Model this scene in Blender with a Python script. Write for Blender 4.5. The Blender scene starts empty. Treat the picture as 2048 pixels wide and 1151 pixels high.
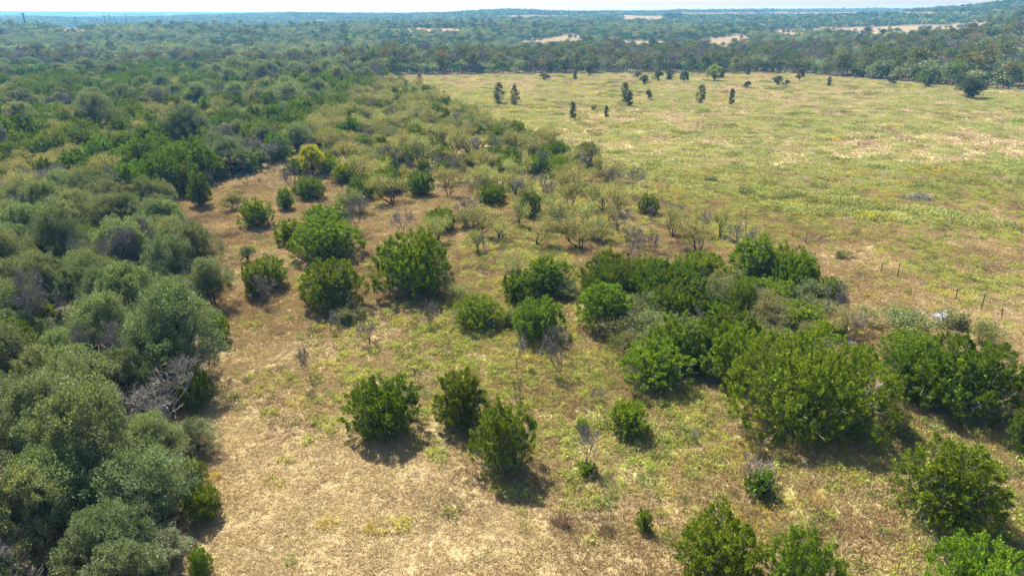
import bpy, math, random
import numpy as np
from mathutils import Vector

# ------------------------------------------------------------------ camera
H, F = 25.0, 1365.0                      # drone height (m), focal length in pixels of the 2048 px photograph
PITCH = math.radians(21.8)
scn = bpy.context.scene
cam_d = bpy.data.cameras.new('camera'); cam = bpy.data.objects.new('camera', cam_d)
scn.collection.objects.link(cam); scn.camera = cam
cam.location = (0, 0, H); cam.rotation_euler = (math.pi/2-PITCH, 0, 0)
cam_d.sensor_width = 36; cam_d.lens = 36*F/2048; cam_d.clip_end = 40000; cam_d.clip_start = .5
# ------------------------------------------------------------------ sky, sun, exposure
SUN_EL, SUN_AZ = math.radians(54), math.radians(-30)
wd = bpy.data.worlds.new('World'); scn.world = wd; wd.use_nodes = True
wn = wd.node_tree.nodes; bg = wn['Background']
sky = wn.new('ShaderNodeTexSky'); sky.sky_type = 'NISHITA'; sky.sun_disc = False
sky.sun_elevation = SUN_EL; sky.sun_rotation = SUN_AZ; sky.air_density = 1.0; sky.dust_density = 2.0; sky.ozone_density = 1.0
wd.node_tree.links.new(sky.outputs[0], bg.inputs[0]); bg.inputs[1].default_value = .08
sl = bpy.data.lights.new('sun', 'SUN'); sun = bpy.data.objects.new('sun', sl); scn.collection.objects.link(sun)
sl.energy = 5.0; sl.angle = math.radians(.5); sl.color = (1, .945, .83)
S = Vector((math.sin(SUN_AZ)*math.cos(SUN_EL), math.cos(SUN_AZ)*math.cos(SUN_EL), math.sin(SUN_EL)))
sun.rotation_euler = S.to_track_quat('Z', 'Y').to_euler(); sun.location = (0, 0, 60)
vs = scn.view_settings; scn.display_settings.display_device = 'sRGB'
vs.view_transform = 'Standard'; vs.look = 'None'; vs.gamma = 1; vs.use_curve_mapping = False; vs.exposure = 1.5
cy = scn.cycles
cy.max_bounces = 5; cy.diffuse_bounces = 2; cy.glossy_bounces = 1; cy.transmission_bounces = 3; cy.volume_bounces = 1
cy.use_denoising = True; cy.denoiser = 'OPENIMAGEDENOISE'; cy.denoising_prefilter = 'NONE'; cy.denoising_input_passes = 'RGB_ALBEDO_NORMAL'; cy.caustics_reflective = False; cy.caustics_refractive = False
cy.sample_clamp_indirect = 4
HAZE_DENSITY, HAZE_COLOR = 2.2e-4, (.14, .46, 1.0)

R = np.random.default_rng(7)
random.seed(7)
col = scn.collection

# ------------------------------------------------------------------ maths helpers
def hash2(ix, iy, seed):
    n = (ix.astype(np.int64)*374761393 + iy.astype(np.int64)*668265263 + seed*1442695041) & 0xffffffff
    n = ((n ^ (n >> 13))*1274126177) & 0xffffffff
    return ((n ^ (n >> 16)) & 0xffff)/65535.0
def vnoise(x, y, seed=0):
    x = np.asarray(x, float); y = np.asarray(y, float)
    ix, iy = np.floor(x), np.floor(y); fx, fy = x-ix, y-iy
    fx = fx*fx*(3-2*fx); fy = fy*fy*(3-2*fy)
    a, b = hash2(ix, iy, seed), hash2(ix+1, iy, seed); c, d = hash2(ix, iy+1, seed), hash2(ix+1, iy+1, seed)
    return (a*(1-fx)+b*fx)*(1-fy)+(c*(1-fx)+d*fx)*fy
def fbm(x, y, seed=0, o=4):
    s, a, t = 0, .5, 0
    for k in range(o):
        s = s+a*vnoise(np.asarray(x)*2**k, np.asarray(y)*2**k, seed+k*17); t += a; a *= .5
    return s/t
def unit(v): return v/np.maximum(np.linalg.norm(v, axis=-1, keepdims=True), 1e-9)

# terrain: heights along seven bearings, blended
CX = [0, 300, 600, 1024, 1400, 1700, 1900, 2048]
CA = np.arctan((np.array(CX)-1024)/F*math.cos(PITCH))
RR = np.log(np.array([1, 250, 330, 450, 600, 800, 1000, 1300, 1700, 2200, 3000, 3900, 5600]))
CZ = np.array([
 [0, 0, 0, -3, -4, -1, 2, 0, 3, 6, 8, -6, 36],
 [0, 0, 0, -3, -4, -1, 2, 1, 4, 8, 9, -4, 34],
 [0, 0, 0, -3, -3, 0, 3, 6, 12, 20, 21, 8, 30],
 [0, 0, -1, -2, -2, 1, 5, 11, 17, 23, 27, 26, 25],
 [0, 0, -1, -2, 0, 4, 8, 15, 23, 28, 31, 32, 33],
 [0, 0, 0, 0, 3, 7, 11, 18, 25, 29, 32, 33, 33],
 [0, 1, 1, 4, 8, 14, 19, 25, 28, 30, 32, 33, 33],
 [0, 1, 2, 7, 13, 24, 33, 38, 38, 38, 38, 36, 34]], float)
def ground(x, y):
    x = np.asarray(x, float); y = np.asarray(y, float)
    r = np.log(np.maximum(np.hypot(x, y), 1.0)); a = np.clip(np.arctan2(x, np.maximum(y, 1e-3)), CA[0], CA[-1])
    zc = np.stack([np.interp(r, RR, c) for c in CZ], -1)
    k = np.clip(np.searchsorted(CA, a, side='right')-1, 0, len(CA)-2)
    t = (a-CA[k])/(CA[k+1]-CA[k]); t = t*t*(3-2*t)
    z0 = np.take_along_axis(zc, k[..., None], -1)[..., 0]; z1 = np.take_along_axis(zc, (k+1)[..., None], -1)[..., 0]
    rr = np.exp(r)
    amp = np.clip((rr-150)/600, 0, 1)
    return z0*(1-t)+z1*t + amp*3.0*(fbm(x/150, y/150, 3)-.5) + np.clip((rr-450)/500, 0, 1)*34*(fbm(x/520, y/280, 4, 3)-.5)*np.clip((3400-rr)/1200, 0, 1) + .5*(fbm(x/22, y/22, 5, 3)-.5) + .12*(vnoise(x/2.6, y/2.6, 9)-.5)
CP, SP = math.cos(PITCH), math.sin(PITCH)
def project(x, y, z):
    zz = z-H; d = y*CP-zz*SP; u = y*SP+zz*CP
    d = np.maximum(d, 1e-3)
    return 1024+F*x/d, 575.5-F*u/d, d
def at(px, py):                                     # where a point of the ground seen at (px, py) lies
    rx, up = (px-1024)/F, (575.5-py)/F
    dx, dy, dz = rx, CP+up*SP, -SP+up*CP
    z = 0.0
    for _ in range(12):
        t = (z-H)/dz if dz < -1e-4 else 3000
        t = min(max(t, 1), 3000); z = .5*z+.5*float(ground(dx*t, dy*t))
    return dx*t, dy*t, float(ground(dx*t, dy*t))
def inside(px, py, poly):
    px = np.asarray(px, float); py = np.asarray(py, float); r = np.zeros(px.shape, bool); n = len(poly)
    for i in range(n):
        x0, y0 = poly[i]; x1, y1 = poly[(i+1) % n]
        c = ((y0 > py) != (y1 > py)) & (px < (x1-x0)*(py-y0)/((y1-y0) or 1e-9)+x0); r ^= c
    return r
def bearing_poly(pts):                              # outline of a patch of land, as ground points
    return [at(*p)[:2] for p in pts]

# ------------------------------------------------------------------ mesh helpers
def mesh(name, verts, faces4, mats, mi=None, smooth=False):
    me = bpy.data.meshes.new(name); nv, nf = len(verts), len(faces4)
    me.vertices.add(nv); me.vertices.foreach_set('co', np.ascontiguousarray(verts, dtype=np.float32).ravel())
    me.loops.add(nf*4); me.loops.foreach_set('vertex_index', np.ascontiguousarray(faces4, dtype=np.int32).ravel())
    me.polygons.add(nf); me.polygons.foreach_set('loop_start', np.arange(0, nf*4, 4, dtype=np.int32))
    for m in mats: me.materials.append(m)
    if mi is not None: me.polygons.foreach_set('material_index', np.ascontiguousarray(mi, dtype=np.int32))
    me.polygons.foreach_set('use_smooth', np.full(nf, smooth, dtype=bool))
    me.update(calc_edges=True)
    return me
class Geo:
    def __init__(s): s.v, s.f, s.m, s.n = [], [], [], 0
    def add(s, v, f, m=0):
        s.v.append(v); s.f.append(f+s.n); s.m.append(np.full(len(f), m)); s.n += len(v)
    def leaves(s, c, d, L, W, m=0, side=None, r=R):
        n = len(c)
        if n == 0: return
        d = unit(d); L = np.broadcast_to(np.asarray(L, float), (n,))[:, None]; W = np.broadcast_to(np.asarray(W, float), (n,))[:, None]
        q = unit(np.cross(d, r.normal(size=(n, 3)) if side is None else side))
        v = np.stack([c, c+d*L*.45+q*W/2, c+d*L, c+d*L*.45-q*W/2], 1).reshape(-1, 3)
        s.add(v, np.arange(n*4).reshape(n, 4), m)
    def tube(s, p, rad, k=4, m=0):
        p = np.asarray(p, float); n = len(p); rad = np.broadcast_to(np.asarray(rad, float), (n,))
        t = unit(np.gradient(p, axis=0)); ref = np.where(np.abs(t[:, 2:3]) > .9, [[1., 0, 0]], [[0, 0, 1.]])
        a = unit(np.cross(t, ref)); b = np.cross(t, a)
        an = np.linspace(0, 2*math.pi, k, endpoint=False)
        v = p[:, None]+rad[:, None, None]*(np.cos(an)[None, :, None]*a[:, None]+np.sin(an)[None, :, None]*b[:, None])
        i, j = np.meshgrid(np.arange(n-1), np.arange(k), indexing='ij'); j2 = (j+1) % k
        f = np.stack([i*k+j, i*k+j2, (i+1)*k+j2, (i+1)*k+j], -1).reshape(-1, 4)
        s.add(v.reshape(-1, 3), f, m)
    def box(s, c, h, m=0):
        c = np.asarray(c, float); h = np.asarray(h, float)
        v = np.array([[x, y, z] for x in (-1, 1) for y in (-1, 1) for z in (-1, 1)])*h+c
        s.add(v, np.array([[0, 1, 3, 2], [4, 6, 7, 5], [0, 4, 5, 1], [2, 3, 7, 6], [0, 2, 6, 4], [1, 5, 7, 3]]), m)
    def arrays(s): return np.concatenate(s.v), np.concatenate(s.f), np.concatenate(s.m)
    def build(s, name, mats, smooth=False):
        v, f, m = s.arrays(); return mesh(name, v, f, mats, m, smooth)
def joined(name, parts):                            # parts: [(Geo, material)]
    g = Geo()
    for k, (p, _) in enumerate(parts):
        if p.n:
            v, f, _m = p.arrays(); g.add(v, f, k)
    return g.build(name, [m for _, m in parts])

# ------------------------------------------------------------------ materials
def nodes(name):
    m = bpy.data.materials.new(name); m.use_nodes = True; nt = m.node_tree; nt.nodes.clear()
    return m, nt, nt.nodes.new('ShaderNodeOutputMaterial')
def ramp(nt, stops):
    r = nt.nodes.new('ShaderNodeValToRGB'); e = r.color_ramp.elements
    while len(e) < len(stops): e.new(.5)
    for k, (p, c) in enumerate(stops): e[k].position = p; e[k].color = (*c, 1)
    return r
def leaf_mat(name, stops, trans=.35, gloss=0.0, hue=.02, val=.25, ttint=(1.25, 1.15, .55), rough=.45):
    m, nt, out = nodes(name); N, L = nt.nodes, nt.links
    g = N.new('ShaderNodeNewGeometry'); o = N.new('ShaderNodeObjectInfo')
    r = ramp(nt, stops); L.new(g.outputs['Random Per Island'], r.inputs[0])
    hs = N.new('ShaderNodeHueSaturation'); L.new(r.outputs[0], hs.inputs['Color'])
    a = N.new('ShaderNodeMapRange'); a.inputs[3].default_value = .5-hue; a.inputs[4].default_value = .5+hue
    b = N.new('ShaderNodeMapRange'); b.inputs[3].default_value = 1-val; b.inputs[4].default_value = 1+val
    w = N.new('ShaderNodeTexWhiteNoise'); w.noise_dimensions = '1D'; L.new(o.outputs['Random'], w.inputs['W'])
    L.new(o.outputs['Random'], a.inputs[0]); L.new(w.outputs['Value'], b.inputs[0])
    L.new(a.outputs[0], hs.inputs['Hue']); L.new(b.outputs[0], hs.inputs['Value'])
    d = N.new('ShaderNodeBsdfDiffuse'); L.new(hs.outputs[0], d.inputs[0])
    t = N.new('ShaderNodeBsdfTranslucent'); mul = N.new('ShaderNodeMix'); mul.data_type = 'RGBA'; mul.blend_type = 'MULTIPLY'
    mul.inputs[0].default_value = 1; L.new(hs.outputs[0], mul.inputs[6]); mul.inputs[7].default_value = (*ttint, 1)
    L.new(mul.outputs[2], t.inputs[0])
    mx = N.new('ShaderNodeMixShader'); mx.inputs[0].default_value = trans; L.new(d.outputs[0], mx.inputs[1]); L.new(t.outputs[0], mx.inputs[2])
    last = mx
    if gloss:
        gl = N.new('ShaderNodeBsdfGlossy'); gl.inputs['Roughness'].default_value = rough; gl.inputs[0].default_value = (.9, .95, 1, 1)
        m2 = N.new('ShaderNodeMixShader'); m2.inputs[0].default_value = gloss; L.new(mx.outputs[0], m2.inputs[1]); L.new(gl.outputs[0], m2.inputs[2]); last = m2
    L.new(last.outputs[0], out.inputs[0]); return m
def bark_mat(name, c0, c1, scale=9):
    m, nt, out = nodes(name); N, L = nt.nodes, nt.links
    tc = N.new('ShaderNodeTexCoord'); n = N.new('ShaderNodeTexNoise'); n.inputs['Scale'].default_value = scale; n.inputs['Detail'].default_value = 5
    L.new(tc.outputs['Object'], n.inputs['Vector']); r = ramp(nt, [(.3, c0), (.7, c1)]); L.new(n.outputs['Fac'], r.inputs[0])
    d = N.new('ShaderNodeBsdfDiffuse'); L.new(r.outputs[0], d.inputs[0]); L.new(d.outputs[0], out.inputs[0]); return m

MJ = leaf_mat('juniper_leaf', [(0, (.034, .066, .007)), (.6, (.112, .188, .013)), (1, (.30, .39, .034))], .40, .0, .014, .28)
MO = leaf_mat('oak_leaf', [(0, (.055, .077, .022)), (.6, (.155, .187, .064)), (1, (.30, .325, .14))], .38, .045, .03, .3, (1.1, 1.15, .6), .65)
MM = leaf_mat('mesquite_leaf', [(0, (.19, .205, .07)), (1, (.42, .42, .17))], .4, 0, .025, .2)
MS = leaf_mat('shrub_leaf', [(0, (.085, .11, .035)), (1, (.26, .28, .105))], .35, 0, .035, .28)
ME = leaf_mat('olive_leaf', [(0, (.05, .075, .022)), (1, (.165, .185, .058))], .35, 0, .03, .3)
MB = leaf_mat('russet_leaf', [(0, (.09, .078, .03)), (1, (.21, .17, .06))], .3, 0, .015, .25)
ML = leaf_mat('lime_leaf', [(0, (.14, .20, .03)), (1, (.30, .36, .06))], .4, 0, .015, .15)
MY = leaf_mat('yellow_leaf', [(0, (.14, .19, .02)), (.5, (.34, .36, .03)), (1, (.52, .50, .03))], .4, 0, .01, .1)
MG = leaf_mat('grey_twig', [(0, (.12, .105, .095)), (1, (.30, .275, .25))], 0, 0, .01, .2)
MFO = leaf_mat('forb_leaf', [(0, (.20, .24, .06)), (.6, (.35, .385, .11)), (1, (.48, .49, .17))], .38, 0, .02, .2)
MF2 = leaf_mat('meadow_weed_leaf', [(0, (.21, .24, .09)), (.6, (.335, .365, .155)), (1, (.45, .47, .23))], .38, 0, .02, .16)
MFD = leaf_mat('forb_dark_leaf', [(0, (.13, .16, .05)), (1, (.27, .30, .10))], .3, 0, .03, .25)
MFY = leaf_mat('yellow_weed_leaf', [(0, (.34, .30, .06)), (1, (.52, .44, .10))], .35, 0, .02, .15)
MT = leaf_mat('dry_grass', [(0, (.23, .17, .08)), (.5, (.385, .298, .15)), (1, (.51, .41, .225))], .25, 0, .012, .16, (1.1, 1, .8))
MT2 = leaf_mat('pale_meadow_grass', [(0, (.34, .27, .16)), (.5, (.52, .43, .26)), (1, (.66, .57, .37))], .25, 0, .012, .12, (1.1, 1, .8))
MTB = leaf_mat('brown_weed', [(0, (.18, .125, .07)), (1, (.37, .275, .16))], .15, 0, .012, .2, (1, 1, 1))
BK = bark_mat('dark_bark', (.035, .028, .022), (.10, .085, .07))
BM = bark_mat('weathered_bark', (.06, .05, .043), (.17, .15, .13))
BG = bark_mat('grey_bark', (.14, .125, .115), (.34, .31, .285))
BW = bark_mat('bleached_wood', (.55, .53, .52), (.85, .84, .83))
MP = bark_mat('pole_wood', (.05, .045, .045), (.10, .09, .085))
MPO = bark_mat('rusty_steel', (.06, .035, .025), (.16, .085, .05), 20)

# ------------------------------------------------------------------ plant builders: each returns (trunk Geo, crown Geo)
def limb(g, a, b, r0, r1, n=5, k=3, bend=.15, rr=R):
    a = np.asarray(a, float); b = np.asarray(b, float); t = np.linspace(0, 1, n)[:, None]
    mid = (a+b)/2+np.array([0, 0, -bend*np.linalg.norm(b-a)*.4])+rr.normal(size=3)*bend*np.linalg.norm(b-a)*.5
    p = (1-t)**2*a+2*t*(1-t)*mid+t**2*b; g.tube(p, np.linspace(r0, r1, n), k); return p

def juniper(seed, W, Ht, dens=1.0, grey=.25, spray=.155, flare=.88):
    r = np.random.default_rng(seed); tr, cr = Geo(), Geo(); RAD = W/2
    npl = int(dens*5.4*(2*math.pi*RAD*Ht*.62+math.pi*RAD**2)); nsp = 112
    h = r.uniform(.06, 1, npl)**.85; th = r.uniform(0, 2*math.pi, npl)
    prof = np.where(h > .34, np.sqrt(np.maximum(1-((h-.34)/.68)**2, 0)), flare+(1-flare)*h/.34)
    p1, p2, p3 = r.uniform(0, 6.28, 3)
    lump = 1+.09*np.sin(2*th+p1)+.08*np.sin(3*th+p2+h*3)+.06*np.sin(7*th+p3+h*9)+r.normal(0, .05, npl)
    rad = RAD*.88*prof*lump*np.where(r.random(npl) < .22, r.uniform(.45, .85, npl), 1)
    zt = Ht*.92*h*(1+.09*np.sin(4*th+p2)+r.normal(0, .05, npl))
    c = np.stack([rad*np.cos(th), rad*np.sin(th), zt], 1)
    outw = np.stack([np.cos(th), np.sin(th), .1+.9*h**2], 1)
    ax = unit(unit(outw)*.55+np.array([0, 0, .75])+r.normal(0, .25, (npl, 3)))
    Lp = r.uniform(.32, .62, npl)*min(1, .45+W*.13); Rp = Lp*r.uniform(.24, .38, npl)
    # foliage is thinner low down, where grey wood shows
    keep = r.random(npl) < np.where(h < .3, .55+(1-grey)*.45, 1)
    for i in range(npl):
        if not keep[i]: continue
        n = int(nsp*r.uniform(.6, 1.2)*min(1, .5+W*.1))
        t = r.random(n)**.8; a = ax[i]
        q = r.normal(size=(n, 3)); q = unit(q-(q@a)[:, None]*a); rho = np.sqrt(r.random(n))[:, None]*Rp[i]*(1-.72*t)[:, None]
        pos = c[i]+a*(t*Lp[i])[:, None]-a*Lp[i]*.25+q*rho
        d = a*.9+q*.65+r.normal(0, .3, (n, 3))
        cr.leaves(pos, d, r.uniform(.6, 1.15, n)*spray*min(1, .6+W*.1), r.uniform(.03, .055, n), 0, None, r)
    nf = int(npl*12)                                 # inner foliage
    hh = r.uniform(.15, .92, nf); tt = r.uniform(0, 6.283, nf); pr = np.sqrt(np.maximum(1-((hh-.34)/.68)**2, 0))*RAD*r.uniform(.2, .72, nf)
    cr.leaves(np.stack([pr*np.cos(tt), pr*np.sin(tt), hh*Ht*.82], 1), r.normal(0, .6, (nf, 3))+[0, 0, .8], r.uniform(.2, .36, nf), r.uniform(.07, .14, nf), 0, None, r)
    ns = max(3, int(2+W))                             # stems
    st = [np.array([math.cos(k*6.283/ns+.4), math.sin(k*6.283/ns+.4), 0])*W*.05*r.uniform(.4, 1.3) for k in range(ns)]
    for i in r.choice(npl, min(npl, int(26+W*12)), replace=False):
        limb(tr, st[i % ns]+[0, 0, -.1], c[i]+ax[i]*Lp[i]*.2, .035+.008*W, .012, 5, 3, .25, r)
    nt = int(grey*80*W)                              # dead grey twigs low on the crown
    tt = r.uniform(0, 6.283, nt); hh = r.uniform(.1, .6, nt); rr_ = RAD*r.uniform(.45, .9, nt)
    o = np.stack([rr_*np.cos(tt), rr_*np.sin(tt), hh*Ht], 1)
    tr.leaves(o, np.stack([np.cos(tt), np.sin(tt), r.uniform(-.3, .9, nt)], 1)+r.normal(0, .5, (nt, 3)), r.uniform(.3, .75, nt), .019, 0, None, r)
    return tr, cr

def lobed(seed, W, Ht, base=.3, nl=15, sub=22, per=46, leaf=.16, lr=.19, wide=.55, drop=.42, trunk=.16, stems=2, up=.35, tuft=(.22, .42)):
    """A crown of rounded leafy lobes on limbs: live oaks, elms."""
    r = np.random.default_rng(seed); tr, cr = Geo(), Geo(); RAD = W/2
    k = np.arange(nl); u = (k+.5)/nl; th = k*2.39996+r.uniform(0, 6.28)+r.normal(0, .25, nl)
    rl = W*lr*r.uniform(.72, 1.3, nl)
    rad = np.maximum(RAD*np.sqrt(u)*r.uniform(.85, 1.1, nl)-rl*.35, 0)
    z = Ht-rl-(rad/RAD)**2*Ht*drop*r.uniform(.7, 1.3, nl)-r.uniform(0, .07, nl)*Ht
    c = np.stack([rad*np.cos(th), rad*np.sin(th), np.maximum(z, rl*.8)], 1)
    nlow = nl//3
    tl = r.uniform(0, 6.28, nlow); c = np.concatenate([c, np.stack([RAD*.7*np.cos(tl), RAD*.7*np.sin(tl), Ht*r.uniform(base, base+.2, nlow)], 1)])
    rl = np.concatenate([rl, W*lr*r.uniform(.6, .95, nlow)])
    for i in range(len(c)):
        n = sub; d = unit(r.normal(size=(n*2, 3))); d = d[d[:, 2] > -.55][:n]; n = len(d)
        sc = c[i]+d*(rl[i]*r.uniform(.6, 1.12, n))[:, None]*[1, 1, .9]; sr = rl[i]*r.uniform(*tuft, n)
        m = int(per*1.0); e = unit(r.normal(size=(n, m, 3))); q = r.random((n, m, 1))**.4
        p = (sc[:, None]+e*q*sr[:, None, None]).reshape(-1, 3)
        dd = (e*.7+d[:, None]*.3).reshape(-1, 3)+r.normal(0, .5, (n*m, 3))+[0, 0, up]
        cr.leaves(p, dd, r.uniform(.6, 1.25, n*m)*leaf, r.uniform(.45, .75, n*m)*leaf, 0, None, r)
    fork = np.array([0, 0, Ht*base*.7])
    st = [np.array([math.cos(j*2.4), math.sin(j*2.4), 0])*W*.03 for j in range(stems)]
    for j in range(stems): limb(tr, st[j]+[0, 0, -.15], fork+st[j]*2, trunk, trunk*.75, 4, 5, .05, r)
    for i in range(len(c)): limb(tr, fork+st[i % stems]*2, c[i]*[.95, .95, .98], trunk*.55, .03, 5, 4, .2, r)
    return tr, cr

def skeleton(seed, Ht, W, stems=2, levels=5, spread=.9, kids=2.4, thick=.10, lean=(0, 0), minr=.013, twiggy=1.0):
    r = np.random.default_rng(seed); tr = Geo(); tips = []
    todo = []
    for s in range(stems):
        a = s*6.283/stems+r.uniform(0, 1); tilt = r.uniform(.15, .5)*spread if stems > 1 else r.uniform(.0, .2)
        todo.append((np.array([.06*math.cos(a), .06*math.sin(a), -.1]), unit(np.array([math.cos(a)*tilt+lean[0], math.sin(a)*tilt+lean[1], 1.])), 1.0, thick, 0))
    segs = []
    while todo:
        p, d, L, rad, lv = todo.pop()
        n = 3; pts = [p]; dirs = [d]
        for _ in range(n):
            d = unit(d+r.normal(0, .20, 3)+np.array([0, 0, .05])); pts.append(pts[-1]+d*L/n); dirs.append(d)
        r1 = max(rad*.66, minr)
        segs.append((np.array(pts), np.linspace(max(rad, minr), r1, n+1), lv))
        if lv >= levels-2: tips.append((np.array(pts), lv))
        if lv < levels:
            nk = int(kids)+(r.random() < kids % 1)
            for k in range(nk):
                j = n if k == 0 else r.integers(1, n+1)
                ax = unit(r.normal(size=3)); nd = unit(dirs[j]+unit(np.cross(dirs[j], ax))*r.uniform(.45, 1.0)*spread+np.array([0, 0, .12]))
                todo.append((pts[j], nd, L*r.uniform(.62, .86), r1*r.uniform(.62, .85), lv+1))
    P = np.concatenate([s[0] for s in segs]); hz = P[:, 2].max(); hr = np.percentile(np.hypot(P[:, 0]-P[:, 0].mean()*0, P[:, 1]), 97)
    sc = np.array([W/2/hr, W/2/hr, Ht/hz])
    for pts, rad, lv in segs: tr.tube(pts*sc, rad, 4 if lv < 2 else 3)
    T = [t[0]*sc for t in tips]
    return tr, T, r
def mesquite(seed, Ht, W, stems=3, levels=5, leaves=3600, size=.16, lw=.035, bunch=.22, **kw):
    tr, T, r = skeleton(seed, Ht, W, stems, levels, **kw); cr = Geo()
    P = np.array(T); n = leaves; i = r.integers(0, len(P), n); j = r.integers(0, P.shape[1]-1, n); t = r.random((n, 1))
    c = P[i, j]*(1-t)+P[i, j+1]*t+r.normal(0, bunch, (n, 3))*[1, 1, .7]
    cr.leaves(c, r.normal(0, .7, (n, 3))+[0, 0, -.15], r.uniform(.6, 1.3, n)*size, lw*r.uniform(.7, 1.4, n), 0, None, r)
    return tr, cr
def bare(seed, Ht, W, stems=1, levels=5, twigs=900, tl=.4, **kw):
    tr, T, r = skeleton(seed, Ht, W, stems, levels, **kw); cr = Geo()
    P = np.array(T); n = twigs; i = r.integers(0, len(P), n); j = r.integers(0, P.shape[1]-1, n); t = r.random((n, 1))
    c = P[i, j]*(1-t)+P[i, j+1]*t; d = unit(P[i, j+1]-P[i, j])+r.normal(0, .55, (n, 3))+[0, 0, .1]
    cr.leaves(c, d, r.uniform(.5, 1.3, n)*tl, .022, 0, None, r)
    return tr, cr
def column_tree(seed, Ht, W, leaf=.22, lower=.06):
    r = np.random.default_rng(seed); tr, cr = Geo(), Geo()
    limb(tr, (0, 0, -.1), (r.normal(0, .15), 0, Ht*.97), .11, .02, 6, 5, .03, r)
    n = 34
    for i in range(n):
        t = lower+(1-lower)*(i+.5)/n; a = r.uniform(0, 6.28)
        env = W/2*(.55+.6*math.sin(math.pi*min(1, t*.95+.06))*(1-.35*t))*r.uniform(.35, 1.05)*(1 if t < .85 else .6)
        c = np.array([env*math.cos(a), env*math.sin(a), t*Ht]); limb(tr, (0, 0, max(0, t*Ht-.35)), c, .03, .012, 4, 3, .1, r)
        m = 95; e = unit(r.normal(size=(m, 3)))
        p = c+e*(r.random((m, 1))**.5)*r.uniform(.35, .62)*[1, 1, .8]
        cr.leaves(p, e+r.normal(0, .6, (m, 3)), r.uniform(.6, 1.2, m)*leaf, leaf*.6*r.uniform(.7, 1.2, m), 0, None, r)
    return tr, cr
def far_tree(seed, W, Ht, base=.2, n=420, leaf=.6, nl=11):
    """A tree for the far woods: the same lobes with coarse leaf clumps."""
    r = np.random.default_rng(seed); tr, cr = Geo(), Geo()
    limb(tr, (0, 0, -.3), (0, 0, Ht*.6), .16, .07, 3, 4, .03, r)
    k = np.arange(nl); th = k*2.4+r.uniform(0, 6); u = (k+.5)/nl; rad = W/2*.72*np.sqrt(u)*r.uniform(.8, 1.15, nl); rl = W*.21*r.uniform(.75, 1.25, nl)
    z = Ht-rl*.9-(rad/W*2)**2*Ht*(.95-base)*r.uniform(.6, 1.25, nl)
    low = rad > W*.24; z = np.where(low & (r.random(nl) < .5), Ht*r.uniform(.15, .4, nl), z)
    c = np.stack([rad*np.cos(th), rad*np.sin(th), np.maximum(z, rl*.7)], 1)
    i = r.integers(0, nl, n); d = unit(r.normal(size=(n, 3))); d[:, 2] = np.abs(d[:, 2])*1.1-.35
    p = c[i]+d*(rl[i]*r.uniform(.7, 1.05, n))[:, None]
    cr.leaves(p, d*.4+r.normal(0, .6, (n, 3)), leaf*r.uniform(.6, 1.3, n), leaf*.75*r.uniform(.7, 1.2, n), 0, None, r)
    return tr, cr

PROTO = {}                                           # kind -> list of dict(W, H, trunk mesh, crown mesh, joined mesh)
def proto(kind, pair, leafm, barkm, W, Ht, **kw):
    tr, cr = pair
    d = dict(W=W, H=Ht, kind=kind, all=joined(kind, [(tr, barkm), (cr, leafm)]), trunk=tr.build(kind+'_trunk', [barkm]), crown=cr.build(kind+'_crown', [leafm]) if cr.n else None, **kw)
    PROTO.setdefault(kind, []).append(d); return d
for s, W, h, dn, gr in ((1, 1.6, 1.8, 1.1, .15), (2, 2.7, 2.7, 1, .2), (3, 4.3, 3.7, 1, .45), (4, 4.4, 4.0, .8, .8), (5, 5.6, 4.4, .95, .65), (6, 3.9, 4.7, .95, .5), (7, 5.0, 3.6, .75, .6)):
    proto('juniper', juniper(s, W, h, dn, gr), MJ, BG, W, h)
MJD = leaf_mat('dark_juniper_leaf', [(0, (.036, .070, .010)), (.6, (.11, .185, .018)), (1, (.22, .305, .036))], .4, 0, .02, .32)
for q in list(PROTO['juniper'])[1:]:
    d = dict(q); PROTO['juniper'].append(d)
    for key, k in (('all', 1), ('crown', 0)): d[key] = q[key].copy(); d[key].materials[k] = MJD
proto('giant_juniper', juniper(8, 10, 6.0, .9, .35), MJ, BG, 10, 6.0)
for s, W, h, nl in ((11, 5.0, 5.6, 9), (12, 6.4, 6.6, 12), (13, 5.6, 6.0, 10), (14, 3.6, 3.6, 9), (15, 5.8, 5.2, 11)):
    proto('live_oak', lobed(s, W, h, .28, nl, 40 if W > 4 else 22, 84 if W > 4 else 50, .108, .20 if W > 4 else .22, drop=.5, tuft=(.17, .36)), MO, BK, W, h)
for s, h, W, st, lv, lf, sp in ((21, 3.6, 4.6, 2, 5, 3400, .9), (22, 4.2, 5.4, 3, 5, 4600, .9), (23, 3.0, 3.4, 1, 5, 2200, .9), (24, 3.2, 5.0, 5, 4, 5200, 1.0)):
    proto('mesquite', mesquite(s, h, W, st, lv, int(lf*1.15), .14, .038, .18, spread=sp), MM, BK, W, h)
for s, h, W, st, lv, tw, th in ((31, 3.4, 3.2, 1, 5, 900, .06), (32, 3.6, 4.4, 3, 5, 1500, .06), (33, 2.0, 2.0, 1, 4, 300, .04), (34, 2.2, 2.8, 4, 4, 700, .04)):
    proto('bare_tree', bare(s, h, W, st, lv, tw, .38, thick=th, minr=.011), MG, BM, W, h)
for s, h, W, st in ((41, 5.6, 6.2, 3), (42, 5.0, 5.0, 2)):
    proto('dead_tree', bare(s, h, W, st, 6, 3600, .5, thick=.12, kids=2.5, minr=.018), MG, BG, W, h)
for s, h, W, lf in ((51, 2.8, 4.4, 5200), (52, 1.7, 2.4, 2200), (53, 2.6, 3.4, 3600)):
    proto('shrub', mesquite(s, h, W, 6, 4, lf, .17, .07, .2, spread=1.1, thick=.05), MS, BG, W, h)
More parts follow.
